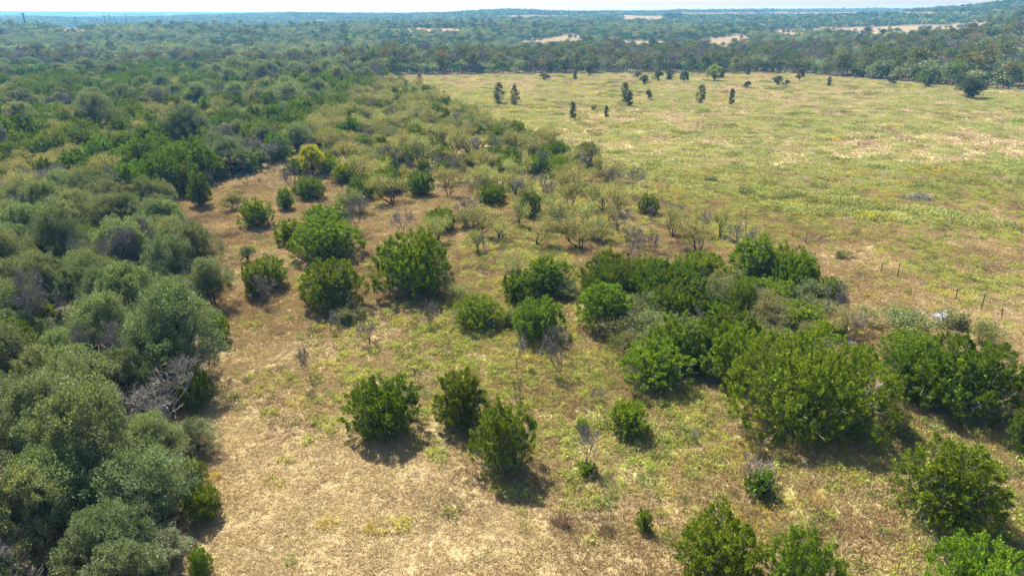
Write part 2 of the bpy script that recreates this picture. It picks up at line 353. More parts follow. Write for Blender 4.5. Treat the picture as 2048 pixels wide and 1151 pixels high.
for s, mt, k in ((61, ME, 'elm'), (62, MB, 'russet_elm'), (63, ML, 'lime_tree'), (64, MY, 'yellow_tree')):
    proto(k, lobed(s, 5.2, 5.8, .25, 13, 20, 40, .22, .2), mt, BK, 5.2, 5.8)
for s, h, W in ((71, 5.6, 2.3), (72, 4.8, 2.0), (73, 5.2, 3.2)):
    proto('column_tree', column_tree(s, h, W), leaf_mat('column_leaf', [(0, (.03, .05, .018)), (1, (.105, .125, .04))], .3, .02, .02, .2) if s == 71 else PROTO['column_tree'][0]['crown'].materials[0], BK, W, h)
for s, W, h in ((81, 5.5, 4.2), (82, 4.6, 4.6), (83, 6.5, 4.6)): proto('far_juniper', far_tree(s, W, h, .1, 420, .55), leaf_mat('far_juniper_leaf', [(0, (.03, .066, .014)), (1, (.115, .19, .035))], .35) if s == 81 else PROTO['far_juniper'][0]['crown'].materials[0], BK, W, h)
for s, W, h in ((84, 8, 7), (85, 6.5, 6)): proto('far_oak', far_tree(s, W, h, .2, 560, .6, 14), MO, BK, W, h)
for s, W, h in ((86, 7, 9.5), (87, 6, 8)): proto('far_elm', far_tree(s, W, h, .12, 620, .6, 15), ME, BK, W, h)
for s, W, h in ((88, 7, 8.5),): proto('far_russet', far_tree(s, W, h, .2, 480, .6, 13), MB, BK, W, h)
for s, W, h in ((89, 6.5, 9), (90, 6, 7)): proto('far_grey', far_tree(s, W, h, .15, 420, .5, 13), leaf_mat('grey_branch', [(0, (.10, .09, .08)), (1, (.24, .21, .19))], .05, 0, .01, .2) if s == 89 else PROTO['far_grey'][0]['crown'].materials[0], BG, W, h)
for s, W, h in ((91, 6, 7),): proto('far_pale', far_tree(s, W, h, .2, 420, .55, 12), ML, BK, W, h)

# ------------------------------------------------------------------ object helpers
def tag(o, label=None, cat=None, group=None, kind=None):
    if label: o['label'] = label
    if cat: o['category'] = cat
    if group: o['group'] = group
    if kind: o['kind'] = kind
    return o
def link(name, data, parent=None, loc=None):
    o = bpy.data.objects.new(name, data); col.objects.link(o)
    if parent is not None: o.parent = parent
    if loc is not None: o.location = loc
    return o
SHOW = dict(field_oak=('live_oak', 'oak tree'), juniper=('juniper', 'juniper'), giant_juniper=('juniper', 'juniper'), live_oak=('live_oak', 'oak tree'), mesquite=('mesquite', 'mesquite tree'), bare_tree=('bare_tree', 'bare tree'),
            dead_tree=('dead_tree', 'dead tree'), shrub=('shrub', 'shrub'), elm=('elm_tree', 'tree'), russet_elm=('russet_tree', 'tree'), lime_tree=('lime_green_tree', 'tree'), yellow_tree=('yellow_tree', 'tree'),
            column_tree=('slender_tree', 'tree'), far_juniper=('juniper', 'juniper'), far_oak=('live_oak', 'oak tree'), far_elm=('elm_tree', 'tree'), far_russet=('russet_tree', 'tree'), far_grey=('leafless_tree', 'bare tree'), far_pale=('lime_green_tree', 'tree'))
def plant(p, loc, spin, sx, sz, label, group=None, parts=True):
    name, cat = SHOW[p['kind']]
    if parts:
        o = link(name, None, None, loc)
        link('trunk', p['trunk'], o)
        if p['crown'] is not None: link('twigs' if cat in ('bare tree', 'dead tree') else 'crown', p['crown'], o)
    else: o = link(name, p['all'], None, loc)
    o.rotation_euler = (0, 0, spin); o.scale = (sx, sx, sz)
    return tag(o, label, cat, group)

HAND = []                                            # (x, y, radius) of what stands by hand
MARK = []                                            # (x, y, its label) for telling neighbours apart
def place(kind, cx, top, bot, w, label, pick=None, group=None, base=False, spin=None):
    """A plant whose crown the photograph shows from row top to row bot, w pixels wide, centred on column cx."""
    x, y, z = at(cx, bot); d = project(x, y, z)[2]; W = w*d/F
    if not base:
        q = math.hypot(x, y); x, y = x*(1+.40*W/q), y*(1+.40*W/q); z = float(ground(x, y)); d = project(x, y, z)[2]; W = w*d/F
    up = (575.5-top)/F; dy, dz = CP+up*SP, -SP+up*CP
    zt = H+dz*(y/dy)
    Ht = max(zt-z, .3*W)*1.02
    if not base: Ht = min(Ht, W*1.5 if kind not in ('column_tree', 'mesquite', 'bare_tree') else 99)
    ps = PROTO[kind][:7]
    if pick is None: p = min(ps, key=lambda q: abs(math.log(W/q['W']))+.7*abs(math.log(Ht/q['H']))+.12*R.random())
    else: p = ps[pick]
    HAND.append((x, y, W*.5)); MARK.append((x, y, label))
    return plant(p, (x, y, z-.03), R.uniform(0, 6.28) if spin is None else spin, W/p['W'], Ht/p['H'], label, group, True)

# ================================================================== THE SETTING
FIELD_EDGE = [(-900, 140), (640, 156), (790, 151), (1000, 149), (1300, 146), (1600, 148), (1700, 156), (1800, 163), (1850, 168), (1900, 174), (2048, 180), (2700, 196)]
THICKET = [(-500, 470), (0, 436), (200, 405), (340, 395), (400, 400), (440, 372), (500, 345), (560, 330), (600, 300), (650, 262), (690, 225), (740, 190), (770, 165), (760, 150), (640, 140), (-900, 128)]
BELT = [(600, 345), (640, 262), (690, 215), (770, 160), (850, 185), (920, 225), (1000, 265), (1090, 290), (1180, 315), (1215, 345), (1100, 360), (960, 350), (800, 345), (700, 330)]
SAVANNA = [(640, 345), (800, 345), (960, 350), (1100, 360), (1215, 345), (1270, 375), (1370, 420), (1470, 470), (1440, 520), (1250, 510), (1080, 520), (930, 500), (740, 470), (690, 420)]
GROVE = [(-500, 1320), (-420, 470), (0, 440), (200, 412), (330, 428), (370, 470), (400, 540), (440, 620), (440, 700), (375, 800), (350, 880), (368, 980), (372, 1080), (350, 1320)]
CLEAR = [[(740, 60), (905, 57), (930, 62), (925, 72), (860, 75), (770, 70)], [(1030, 84), (1090, 78), (1140, 69), (1165, 72), (1170, 86), (1100, 98), (1040, 100)], [(1240, 82), (1325, 82), (1345, 102), (1250, 110)],
         [(1395, 80), (1480, 70), (1500, 76), (1500, 92), (1460, 106), (1410, 104)], [(1500, 62), (1700, 55), (1800, 53), (1975, 45), (1990, 52), (1930, 74), (1800, 78), (1640, 76), (1560, 80)],
         [(100, 56), (182, 56), (185, 66), (110, 67)], [(-60, 72), (16, 72), (14, 82), (-60, 82)], [(1010, 31), (1140, 31), (1140, 36), (1010, 37)], [(1325, 26), (1600, 25.5), (1960, 24.5), (1890, 31), (1330, 33)],
         [(1235, 30), (1340, 33), (1330, 42), (1240, 42)], [(2000, 60), (2048, 58), (2060, 70), (2010, 74)], [(620, 40), (660, 40), (660, 46), (620, 46)]]
edge_x, edge_y = np.array(FIELD_EDGE).T
def poly_xy(pts, n=6):                               # outline -> ground polygon, densely sampled
    out = []
    for i in range(len(pts)):
        a, b = pts[i], pts[(i+1) % len(pts)]
        for t in np.linspace(0, 1, n, endpoint=False): out.append(at(a[0]+(b[0]-a[0])*t, a[1]+(b[1]-a[1])*t)[:2])
    return out
P_THICKET, P_BELT, P_SAV, P_GROVE = [poly_xy(p) for p in (THICKET, BELT, SAVANNA, GROVE)]

# green cover of the open ground, from what the photograph shows at these places (column, row, share of green)
GREEN = np.array([(480, 1100, .04), (700, 1000, .06), (900, 1060, .10), (480, 900, .22), (560, 780, .35), (700, 720, .45), (850, 680, .55), (640, 640, .35), (520, 700, .12), (460, 480, .03), (450, 560, .05), (580, 530, .25),
 (750, 540, .2), (700, 450, .15), (900, 800, .5), (1050, 760, .5), (1180, 830, .75), (1080, 900, .65), (1200, 980, .7), (1150, 1080, .3), (1350, 880, .75), (1400, 960, .6), (1350, 1050, .35), (1600, 990, .6), (1700, 1080, .45), (1250, 1130, .2),
 (1950, 900, .6), (1990, 800, .35), (1850, 580, .6), (1980, 680, .35), (1950, 520, .35), (1750, 520, .45), (1700, 480, .55), (1560, 520, .2), (1700, 600, .35), (1900, 450, .55), (1500, 440, .5), (1600, 410, .65), (1450, 330, .75), (1700, 350, .6), (1950, 350, .65), (1250, 280, .6),
 (1150, 250, .6), (1050, 230, .75), (1000, 190, .5), (1250, 200, .6), (1500, 250, .7), (1800, 250, .5), (1950, 250, .5), (1700, 200, .55), (1900, 200, .7), (1450, 170, .45), (1000, 155, .4), (1550, 215, .35), (1150, 215, .7), (950, 410, .15), (1230, 470, .45), (1050, 450, .22), (800, 430, .1), (1300, 400, .3), (1150, 500, .45)], float)
gxy = np.array([at(a, b)[:2] for a, b, _ in GREEN]); glr = np.log(np.hypot(*gxy.T)); gaz = np.arctan2(gxy[:, 0], gxy[:, 1])
def green(x, y):
    lr = np.log(np.maximum(np.hypot(x, y), 5)); az = np.arctan2(x, y)
    w = 1/(((lr[..., None]-glr)*1.6)**2+((az[..., None]-gaz)*2.2)**2+.004)**1.6
    g = (w*GREEN[:, 2]).sum(-1)/w.sum(-1)
    n = fbm(x/9, y/9, 21, 4)*.6+fbm(x/38, y/26, 22, 3)*.4
    return np.clip(g+(n-.5)*1.5, 0, 1)
def masks(x, y, z):
    px, py, _ = project(x, y, z); r = np.hypot(x, y)
    clear = np.zeros(x.shape, bool)
    for c in CLEAR: clear |= inside(px, py, c)
    ahead = y > 5
    edge = np.interp(px, edge_x, edge_y)
    wood = (py < edge) & ahead & (r > 200) & ~clear
    return wood, clear

# ---- the ground: one sheet, finer near the camera
def axis(lo, hi, n, k):
    t = np.linspace(-1, 1, n); s = np.sinh(t*k)/math.sinh(k); return np.where(s < 0, -s*lo, s*hi)
gx = axis(-6500, 6500, 440, 6.4)
gy = np.concatenate([-np.geomspace(3000, 6, 24), np.arange(-4, 120, 1.1), np.geomspace(121.2, 6600, 320)])
X, Y = np.meshgrid(gx, gy); Z = ground(X, Y)
ny, nx = X.shape
ii, jj = np.meshgrid(np.arange(ny-1), np.arange(nx-1), indexing='ij')
quads = np.stack([ii*nx+jj, ii*nx+jj+1, (ii+1)*nx+jj+1, (ii+1)*nx+jj], -1).reshape(-1, 4)
gm, nt, out = nodes('meadow_ground'); N, L = nt.nodes, nt.links
at_ = N.new('ShaderNodeAttribute'); at_.attribute_name = 'cover'
sep = N.new('ShaderNodeSeparateColor'); L.new(at_.outputs['Color'], sep.inputs[0])
ge = N.new('ShaderNodeNewGeometry')
def noise(scale, detail=6, rough=.6):
    n = N.new('ShaderNodeTexNoise'); n.inputs['Scale'].default_value = scale; n.inputs['Detail'].default_value = detail; n.inputs['Roughness'].default_value = rough
    L.new(ge.outputs['Position'], n.inputs['Vector']); return n
def mixc(f, a, b):
    m = N.new('ShaderNodeMix'); m.data_type = 'RGBA'
    (L.new(f, m.inputs[0]) if not isinstance(f, float) else setattr(m.inputs[0], 'default_value', f)); L.new(a, m.inputs[6]); L.new(b, m.inputs[7]); return m.outputs[2]
n1, n2, n3 = noise(1.3, 8, .72), noise(.13, 5), noise(.35, 6, .65)
tan = ramp(nt, [(.28, (.19, .145, .078)), (.5, (.28, .218, .115)), (.72, (.345, .275, .15))]); L.new(n1.outputs['Fac'], tan.inputs[0])
pink = ramp(nt, [(.28, (.25, .19, .12)), (.5, (.40, .32, .20)), (.72, (.50, .41, .27))]); L.new(n1.outputs['Fac'], pink.inputs[0])
pf = ramp(nt, [(.4, (0, 0, 0)), (.6, (1, 1, 1))]); L.new(n2.outputs['Fac'], pf.inputs[0])
dry = mixc(sep.outputs[1], tan.outputs[0], pink.outputs[0])
grn = ramp(nt, [(.3, (.15, .165, .05)), (.55, (.28, .29, .10)), (.75, (.36, .35, .14))]); L.new(n1.outputs['Fac'], grn.inputs[0])
ad = N.new('ShaderNodeMath'); ad.operation = 'ADD'; L.new(sep.outputs[0], ad.inputs[0]); L.new(n3.outputs['Fac'], ad.inputs[1])
gf = ramp(nt, [(.78, (0, 0, 0)), (1.0, (1, 1, 1))])
sc = N.new('ShaderNodeMath'); sc.operation = 'MULTIPLY'; sc.inputs[1].default_value = .85; L.new(ad.outputs[0], sc.inputs[0]); L.new(sc.outputs[0], gf.inputs[0])
base = mixc(gf.outputs[0], dry, grn.outputs[0])
lit = ramp(nt, [(.3, (.075, .06, .04)), (.7, (.17, .135, .085))]); L.new(n1.outputs['Fac'], lit.inputs[0])  # leaf litter under trees; also darkens far clearings for grass self-shade
wdn = ramp(nt, [(.35, (.03, .045, .015)), (.65, (.07, .085, .03))]); n4 = noise(.05, 6); L.new(n4.outputs['Fac'], wdn.inputs[0])
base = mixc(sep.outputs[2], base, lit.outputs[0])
far = N.new('ShaderNodeAttribute'); far.attribute_name = 'woodland'; base = mixc(far.outputs['Fac'], base, wdn.outputs[0])
bs = N.new('ShaderNodeBsdfDiffuse'); L.new(base, bs.inputs[0])
bp = N.new('ShaderNodeBump'); bp.inputs['Strength'].default_value = .6; bp.inputs['Distance'].default_value = .25; L.new(n1.outputs['Fac'], bp.inputs['Height']); L.new(bp.outputs[0], bs.inputs['Normal'])
L.new(bs.outputs[0], out.inputs[0])
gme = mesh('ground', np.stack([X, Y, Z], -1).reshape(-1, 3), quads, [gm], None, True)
GR = green(X, Y); WOOD, CL = masks(X, Y, Z); px, py, _ = project(X, Y, Z); RAD = np.hypot(X, Y)
pinkm = np.clip((fbm(X/45, Y/45, 31, 3)-.42)*4, 0, 1)*np.clip((X+5)/40, .15, 1); pinkm = np.maximum(pinkm, np.clip((RAD-75)/60, 0, .8)*(X > -20)); pinkm = np.where(CL & (RAD > 350), .6, pinkm); GR = np.where(CL & (RAD > 350), np.clip(GR-.2, 0, .45), GR)
xy = (X, Y)
litter_shade_m = np.zeros(X.shape)
litter_shade_m[inside(X, Y, P_GROVE)] = 1; th = inside(X, Y, P_THICKET); litter_shade_m[th] = np.clip((fbm(X/14, Y/14, 41)[th]-.45)*5, 0, 1)*.8
litter_shade_m[WOOD & (RAD < 3300)] = 1; litter_shade_m[WOOD & (RAD > 560) & (fbm(X/38, Y/60, 62, 3) > .66)] = .3; litter_shade_m[(RAD < 300) & (Y < 2)] = .3; litter_shade_m[CL & (RAD > 350)] = .72  # woods get litter; far clearings are coloured darker to stand in for grass self-shade
wl = np.where(((RAD >= 3000) & ~CL) | (Y < -250), 1., 0.)
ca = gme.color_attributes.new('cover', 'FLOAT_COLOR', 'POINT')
ca.data.foreach_set('color', np.stack([GR, pinkm, litter_shade_m, np.ones_like(GR)], -1).astype(np.float32).ravel())
fa = gme.attributes.new('woodland', 'FLOAT', 'POINT'); fa.data.foreach_set('value', wl.astype(np.float32).ravel())
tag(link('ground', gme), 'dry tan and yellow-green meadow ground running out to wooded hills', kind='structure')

# ---- scattered stuff by geometry nodes
def scatter(name, pts, spin, size, pick, protos, label):
    me = bpy.data.meshes.new(name); n = len(pts); me.vertices.add(n); me.vertices.foreach_set('co', np.ascontiguousarray(pts, dtype=np.float32).ravel())
    for nm, ty, key, v in (('spin', 'FLOAT', 'value', spin), ('size', 'FLOAT_VECTOR', 'vector', size), ('pick', 'INT', 'value', pick)):
        a = me.attributes.new(nm, ty, 'POINT'); a.data.foreach_set(key, np.ascontiguousarray(v, dtype=np.int32 if ty == 'INT' else np.float32).ravel())
    pc = bpy.data.collections.new(name+'_kinds')
    for k, pm in enumerate(protos): pc.objects.link(bpy.data.objects.new('%s_kind_%02d' % (name, k), pm))
    o = link(name, me); tag(o, label, kind='stuff')
    ng = bpy.data.node_groups.new(name, 'GeometryNodeTree'); ng.interface.new_socket('Geometry', in_out='INPUT', socket_type='NodeSocketGeometry'); ng.interface.new_socket('Geometry', in_out='OUTPUT', socket_type='NodeSocketGeometry')
    A, B = ng.nodes, ng.links; gi, go = A.new('NodeGroupInput'), A.new('NodeGroupOutput')
    ip = A.new('GeometryNodeInstanceOnPoints'); ci = A.new('GeometryNodeCollectionInfo'); ci.inputs[0].default_value = pc; ci.inputs[1].default_value = True; ci.inputs[2].default_value = True
    def na(nm, ty):
        x = A.new('GeometryNodeInputNamedAttribute'); x.data_type = ty; x.inputs[0].default_value = nm; return x.outputs[0]
    cx = A.new('ShaderNodeCombineXYZ'); B.new(na('spin', 'FLOAT'), cx.inputs[2])
    er = A.new('FunctionNodeEulerToRotation'); B.new(cx.outputs[0], er.inputs[0])
    B.new(gi.outputs[0], ip.inputs['Points']); B.new(ci.outputs[0], ip.inputs['Instance']); ip.inputs['Pick Instance'].default_value = True
    B.new(na('pick', 'INT'), ip.inputs['Instance Index']); B.new(er.outputs[0], ip.inputs['Rotation']); B.new(na('size', 'FLOAT_VECTOR'), ip.inputs['Scale'])
    B.new(ip.outputs[0], go.inputs[0])
    md = o.modifiers.new('spread', 'NODES'); md.node_group = ng
    return o
def jgrid(x0, x1, y0, y1, s, jit=.45, r=R):
    a, b = np.meshgrid(np.arange(x0, x1, s), np.arange(y0, y1, s)); a = a+(np.arange(a.shape[0]) % 2)[:, None]*s*.5
    return (a+r.uniform(-jit, jit, a.shape)*s).ravel(), (b+r.uniform(-jit, jit, b.shape)*s).ravel()
def in_view(x, y, z, m=160, mb=260):
    px, py, d = project(x, y, z); return (px > -m) & (px < 2048+m) & (py < 1151+mb) & (y > 8)

# ================================================================== TREES PLACED ONE BY ONE
J = 'juniper'
# -- foreground junipers on the dry meadow
place(J, 772, 765, 893, 146, 'bright green round juniper alone on the tan grass with a dark shadow below', 2)
place(J, 925, 748, 872, 112, 'upright bright juniper touching the straggly juniper with dead limbs', 5)
place(J, 1008, 815, 968, 128, 'straggly juniper with grey dead limbs poking from its crown', 3)
place(J, 1253, 803, 884, 82, 'small juniper bush alone among green forbs below the dark rounded juniper', 1)
place(J, 1305, 690, 795, 150, 'dark rounded juniper with pale dead stems across its front', 3)
place('giant_juniper', 1600, 682, 908, 318, 'largest juniper of all, broad and dense with a wide shadow', 0)
place(J, 1822, 708, 815, 135, 'yellow-green dome of a juniper against the broad dark juniper near the fence', 2)
place(J, 1905, 688, 852, 215, 'broad dark juniper with see-through lower branches, next to the yellow-green dome', 4)
place(J, 2040, 805, 915, 70, 'juniper cut by the right edge of the photograph, below a grey mesquite')
place(J, 1874, 898, 1078, 190, 'cone-topped juniper standing alone in the lower right meadow', 5)
place(J, 1425, 1045, 1215, 178, 'bushy juniper cut by the bottom edge, beside a thin open one', 2)
place(J, 1588, 1072, 1230, 140, 'thin open juniper cut by the bottom edge with stems showing', 3)
place(J, 1928, 1095, 1260, 185, 'yellow-green juniper cut by the bottom edge under the cone-topped juniper', 2)
place(J, 1515, 945, 1008, 56, 'small upright juniper bush in front of leafless grey twigs', 0)
place(J, 1172, 925, 958, 42, 'knee-high juniper at the foot of a leafless sapling', 0)
place(J, 1165, 838, 868, 26, 'tiny dark juniper sprout among forbs near the small lone juniper bush', 0)
place(J, 1285, 1010, 1068, 34, 'thin dark little bush with a brown base in dry grass', 0)
# -- middle junipers
place(J, 832, 470, 607, 156, 'big round juniper with grey branches showing in its middle, set apart on dry grass', 4)
place(J, 670, 525, 632, 126, 'domed juniper with a bare mesquite sapling at its foot', 2)
place(J, 655, 440, 528, 140, 'wide dense juniper, largest of the clump beside the mown tan strip', 4)
place(J, 583, 440, 494, 58, 'low juniper at the flank of the wide dense juniper by the tan strip', 1)
place(J, 655, 412, 468, 92, 'juniper half hidden behind the wide dense juniper by the tan strip', 2)
place(J, 516, 400, 460, 68, 'dark juniper standing at the head of the mown tan strip', 1)
place(J, 543, 515, 585, 75, 'twin-tipped bright juniper growing out behind a leafless grey shrub', 5)
place(J, 512, 520, 600, 50, 'darker juniper joined to the twin-tipped bright juniper', 1)
place(J, 955, 598, 667, 108, 'juniper with several dark stems under an overhanging bare mesquite', 3)
place(J, 1075, 600, 692, 108, 'bright juniper behind the tall leafless mesquite with grey limbs', 2)
place(J, 1095, 520, 600, 108, 'tall juniper with a dark trunk showing at its base', 5)
place(J, 1036, 545, 612, 76, 'juniper leaning against the tall dark-trunked juniper', 1)
place(J, 1225, 510, 592, 128, 'juniper at the upper edge of the large juniper thicket', 4)
place(J, 1205, 570, 672, 112, 'juniper on the meadow side of the large juniper thicket, grey twigs below', 5)
place(J, 1325, 530, 632, 150, 'dark juniper in the heart of the large juniper thicket', 4)
place(J, 1400, 508, 575, 112, 'olive-tinted juniper between the thicket heart and the fence', 6)
place(J, 1500, 480, 580, 110, 'tallest juniper at the top of the thicket next to the fence', 5)
place(J, 1575, 498, 590, 105, 'dark juniper facing the fence line at the thicket corner', 2)
place(J, 1540, 562, 622, 100, 'lower bright juniper beneath the tallest juniper of the thicket', 2)
place(J, 1655, 556, 606, 58, 'russet-tinted juniper beside a twisted dead limb near the fence', 1)
place(J, 1415, 600, 650, 100, 'flat-topped juniper in a pale gap of the large thicket', 2)
place(J, 1475, 642, 722, 128, 'juniper just above the largest juniper of all', 4)
place(J, 1590, 610, 668, 125, 'juniper above a tangle of fallen grey branches', 6)
place(J, 1655, 645, 690, 70, 'dark low juniper behind the tangle of fallen grey branches', 1)
place(J, 1810, 668, 735, 120, 'greyish juniper behind the yellow-green dome', 6)
place(J, 1722, 690, 742, 52, 'narrow juniper with a dead top between the two broad junipers', 5)
place(J, 882, 418, 466, 66, 'juniper growing between two sparse mesquites above the big round juniper', 2)
place(J, 842, 342, 396, 56, 'bright compact juniper at the end of a row of three', 2)
place(J, 778, 338, 390, 70, 'juniper in the middle of a row of three', 4)
place(J, 728, 352, 402, 66, 'juniper with grey fringes at the start of a row of three', 3)
place(J, 985, 370, 412, 60, 'bright juniper under a large pale mesquite', 2)
place(J, 1015, 310, 352, 54, 'dark compact juniper among pale mesquites near the big meadow', 2)
place(J, 1058, 385, 438, 52, 'juniper wound through with pale mesquite twigs', 3)
place(J, 572, 378, 422, 36, 'slim juniper beside bare forked stems', 5)
place(J, 620, 355, 402, 64, 'feathery juniper in front of the yellow tree', 2)
place(J, 690, 330, 372, 52, 'tall dark juniper beside the yellow tree', 5)
place(J, 655, 310, 352, 62, 'dark juniper touching the yellow tree')
place(J, 600, 318, 352, 60, 'juniper on the thicket side of the yellow tree')
place(J, 432, 320, 362, 56, 'rounded juniper at the thicket edge above the mown strip', 2)
place(J, 404, 345, 416, 48, 'tall olive juniper at the corner of the oak grove', 5)
place(J, 1090, 292, 330, 40, 'dark juniper at the meadow end of the mesquite belt')
place(J, 1108, 308, 342, 42, 'juniper just below the one at the meadow end of the mesquite belt')
# -- junipers on the grove edge
place(J, 395, 745, 828, 78, 'bright juniper jutting from the oak grove into the mown grass', 2)
place(J, 350, 690, 805, 92, 'tall olive juniper between oaks at the grove edge', 5)
place(J, 432, 625, 690, 62, 'bright juniper low against the shaded side of the grove', 2)
place(J, 412, 975, 1052, 80, 'juniper at the grove edge below the grey dead crown', 2)
place(J, 408, 1068, 1165, 48, 'narrow yellow-green juniper at the grove edge near the bottom', 5)
place(J, 392, 918, 985, 52, 'small juniper with upright sprays at the grove edge', 1)
place(J, 262, 905, 985, 75, 'yellow-green juniper poking out between oak crowns', 5)
place(J, 305, 488, 520, 58, 'bright juniper top showing between oaks at the back of the grove', 1)
place(J, 375, 480, 510, 70, 'juniper top beside oaks at the back of the grove', 1)
place(J, 318, 562, 600, 30, 'thin bright juniper tip between two oaks of the grove', 1)
for a in ((400, 838, 920, 92, 'oak at the grove edge just above the upright-sprayed little juniper', 1), (335, 955, 1040, 112, 'oak behind the juniper below the grey dead crown', 2), (325, 1065, 1160, 125, 'oak crown cut by the bottom edge beside the narrow juniper', 0)):
    place('live_oak', *a[:5], a[5])
# -- lone oaks, yellow and lime trees
place('live_oak', 497, 488, 530, 36, 'small grey oak alone at the edge of the mown strip', 3)
place('yellow_tree', 627, 286, 352, 46, 'bright yellow-leaved tree above dark junipers', 0, base=True)
place('lime_tree', 588, 163, 200, 36, 'lime-green tree at the far end of the thicket', 0, base=True)
place('lime_tree', 545, 180, 222, 40, 'deep green leafy tree just below the lime-green tree', 0, base=True)
place('lime_tree', 200, 308, 348, 26, 'small yellow-green sapling crown among thicket junipers', 0, base=True)
# -- mesquites with trunks to be seen
M = 'mesquite'
for a in ((1160, 438, 500, 100, 'mesquite with a forked black trunk standing on yellowish grass', 1), (1226, 370, 432, 66, 'two-trunked mesquite next to open ground by the big meadow', 0), (1345, 415, 476, 78, 'wide grey mesquite with many leaning stems', 1),
          (1440, 408, 476, 58, 'greenest mesquite, with a stout dark trunk near the fence', 2), (1215, 318, 366, 78, 'tall feathery mesquite over a dark thorny bush', 1), (955, 455, 505, 60, 'sparse mesquite whose trunk leans toward the oaks', 0),
          (1140, 355, 415, 64, 'mesquite between two pale ones at the belt edge', 0), (898, 335, 392, 56, 'mesquite with a slim curved trunk behind the row of three junipers', 0), (965, 328, 372, 70, 'broad pale mesquite crown above a bright juniper', 3),
          (1050, 300, 356, 40, 'slender mesquite beside the dark compact juniper', 2), (1075, 430, 492, 74, 'tangled mesquite with grey branches in the middle of the grassland', 1), (1000, 440, 480, 60, 'low mesquite of grey twigs behind the tangled one', 3),
          (1020, 505, 545, 90, 'mesquite arching over the tall dark-trunked juniper', 0), (930, 560, 612, 90, 'thin mesquite leaning from behind the big round juniper', 0), (1390, 400, 460, 45, 'thin mesquite next to the wide grey one', 2), (1530, 455, 505, 60, 'pale mesquite behind the tallest juniper of the thicket', 3),
          (1110, 395, 440, 60, 'mesquite mixed with juniper below the belt', 3), (2035, 750, 835, 80, 'grey mesquite at the right edge behind a juniper', 1)):
    place(M, *a[:5], a[5], base=True)
# -- bare trees
B = 'bare_tree'
for a in ((620, 688, 766, 48, 'single bare sapling with a dark crooked trunk on dry grass', 0), (1120, 655, 748, 80, 'tall leafless mesquite with grey limbs and a black trunk', 1), (1034, 678, 738, 46, 'bare sapling beside the tall leafless mesquite', 0), (1041, 758, 811, 42, 'spindly bare sapling above the straggly juniper', 2),
          (660, 622, 662, 40, 'bare sapling at the foot of the domed juniper', 2), (627, 650, 676, 16, 'short bare stem in the grass below the domed juniper', 2), (738, 642, 690, 56, 'twiggy bare shrub below the domed juniper', 3), (1178, 862, 945, 76, 'leafless sapling of fine grey twigs over a knee-high juniper', 0), (1500, 915, 968, 100, 'wide leafless grey twigs behind the small upright juniper', 3),
          (530, 545, 605, 66, 'leafless grey shrub in front of the twin-tipped juniper', 1), (1475, 440, 512, 66, 'grey leafless thicket tree by the tallest juniper', 3), (590, 330, 385, 50, 'bare forked stems beside the slim juniper', 1), (715, 395, 470, 55, 'bare mesquite near the wide dense juniper', 1), (805, 420, 468, 60, 'bare mesquite with several thin trunks', 3), (970, 470, 508, 30, 'thin bare stems beside the leaning mesquite', 2),
          (1255, 480, 518, 50, 'bare forked sapling above the large juniper thicket', 2), (1305, 475, 520, 28, 'single bare sapling above the thicket heart', 2), (722, 760, 800, 24, 'small bare twig of a tree behind the bright lone juniper', 2), (860, 600, 650, 46, 'grey twigs at the foot of the big round juniper', 3), (1655, 555, 640, 62, 'twisted dead limb tree by the russet-tinted juniper', 1), (420, 672, 740, 50, 'grey bare branches at the shaded grove edge', 1), (830, 735, 765, 30, 'short bare stems in the forbs above the foreground junipers', 2)):
    place(B, *a[:5], a[5], base=True)
D = 'dead_tree'
for a in ((55, 800, 905, 130, 'grey dead crown at the left edge inside the oak grove', 0), (245, 790, 905, 105, 'grey dead crown in the middle of the oak grove', 1), (25, 905, 1010, 80, 'pale dead crown low at the left edge of the oak grove', 1), (200, 480, 560, 90, 'fallen-looking dead grey tree in a gap at the back of the grove', 0), (100, 325, 395, 70, 'pale grey leafless tree behind the oak grove', 0), (35, 360, 410, 75, 'wide grey leafless tree at the left edge behind the grove', 1)):
    place(D, *a[:5], a[5])
# -- shrubs
S_ = 'shrub'
for a in ((1210, 332, 368, 50, 'dark thorny bush under the tall feathery mesquite', 2), (1300, 625, 712, 150, 'wide grey-green shrub with tangled twigs in front of the thicket', 0), (1235, 620, 690, 100, 'grey-green shrub with lime leaf tips', 2), (1380, 640, 730, 110, 'pale shrub with a grey trunk beside the largest juniper', 0), (1640, 600, 640, 90, 'pale olive shrub under the russet-tinted juniper', 0), (1560, 655, 700, 90, 'tangle of fallen grey branches with few leaves', 0),
          (1783, 815, 880, 54, 'pale tall shrub squeezed beside the largest juniper', 1), (1962, 640, 696, 62, 'brownish leaning shrub near the fence post', 2), (1800, 620, 690, 150, 'pale feathery shrub behind the greyish juniper', 0), (1900, 620, 660, 60, 'low shrub by the white bleached stalks', 1), (1025, 620, 660, 40, 'brown twiggy shrub between two junipers', 1), (470, 385, 425, 60, 'olive shrub at the head of the mown strip', 0), (700, 610, 650, 60, 'leafy grey shrub at the side of the domed juniper', 1), (1130, 560, 605, 70, 'dull grey shrub behind the bright juniper', 0),
          (1420, 350, 366, 26, 'dark little bush in the big meadow beyond the mesquites', 1), (1685, 500, 520, 30, 'green little bush in the meadow beyond the fence', 1), (1490, 372, 392, 36, 'brown weedy bush at the start of the green ridge of weeds', 1)):
    place(S_, *a[:5], a[5])
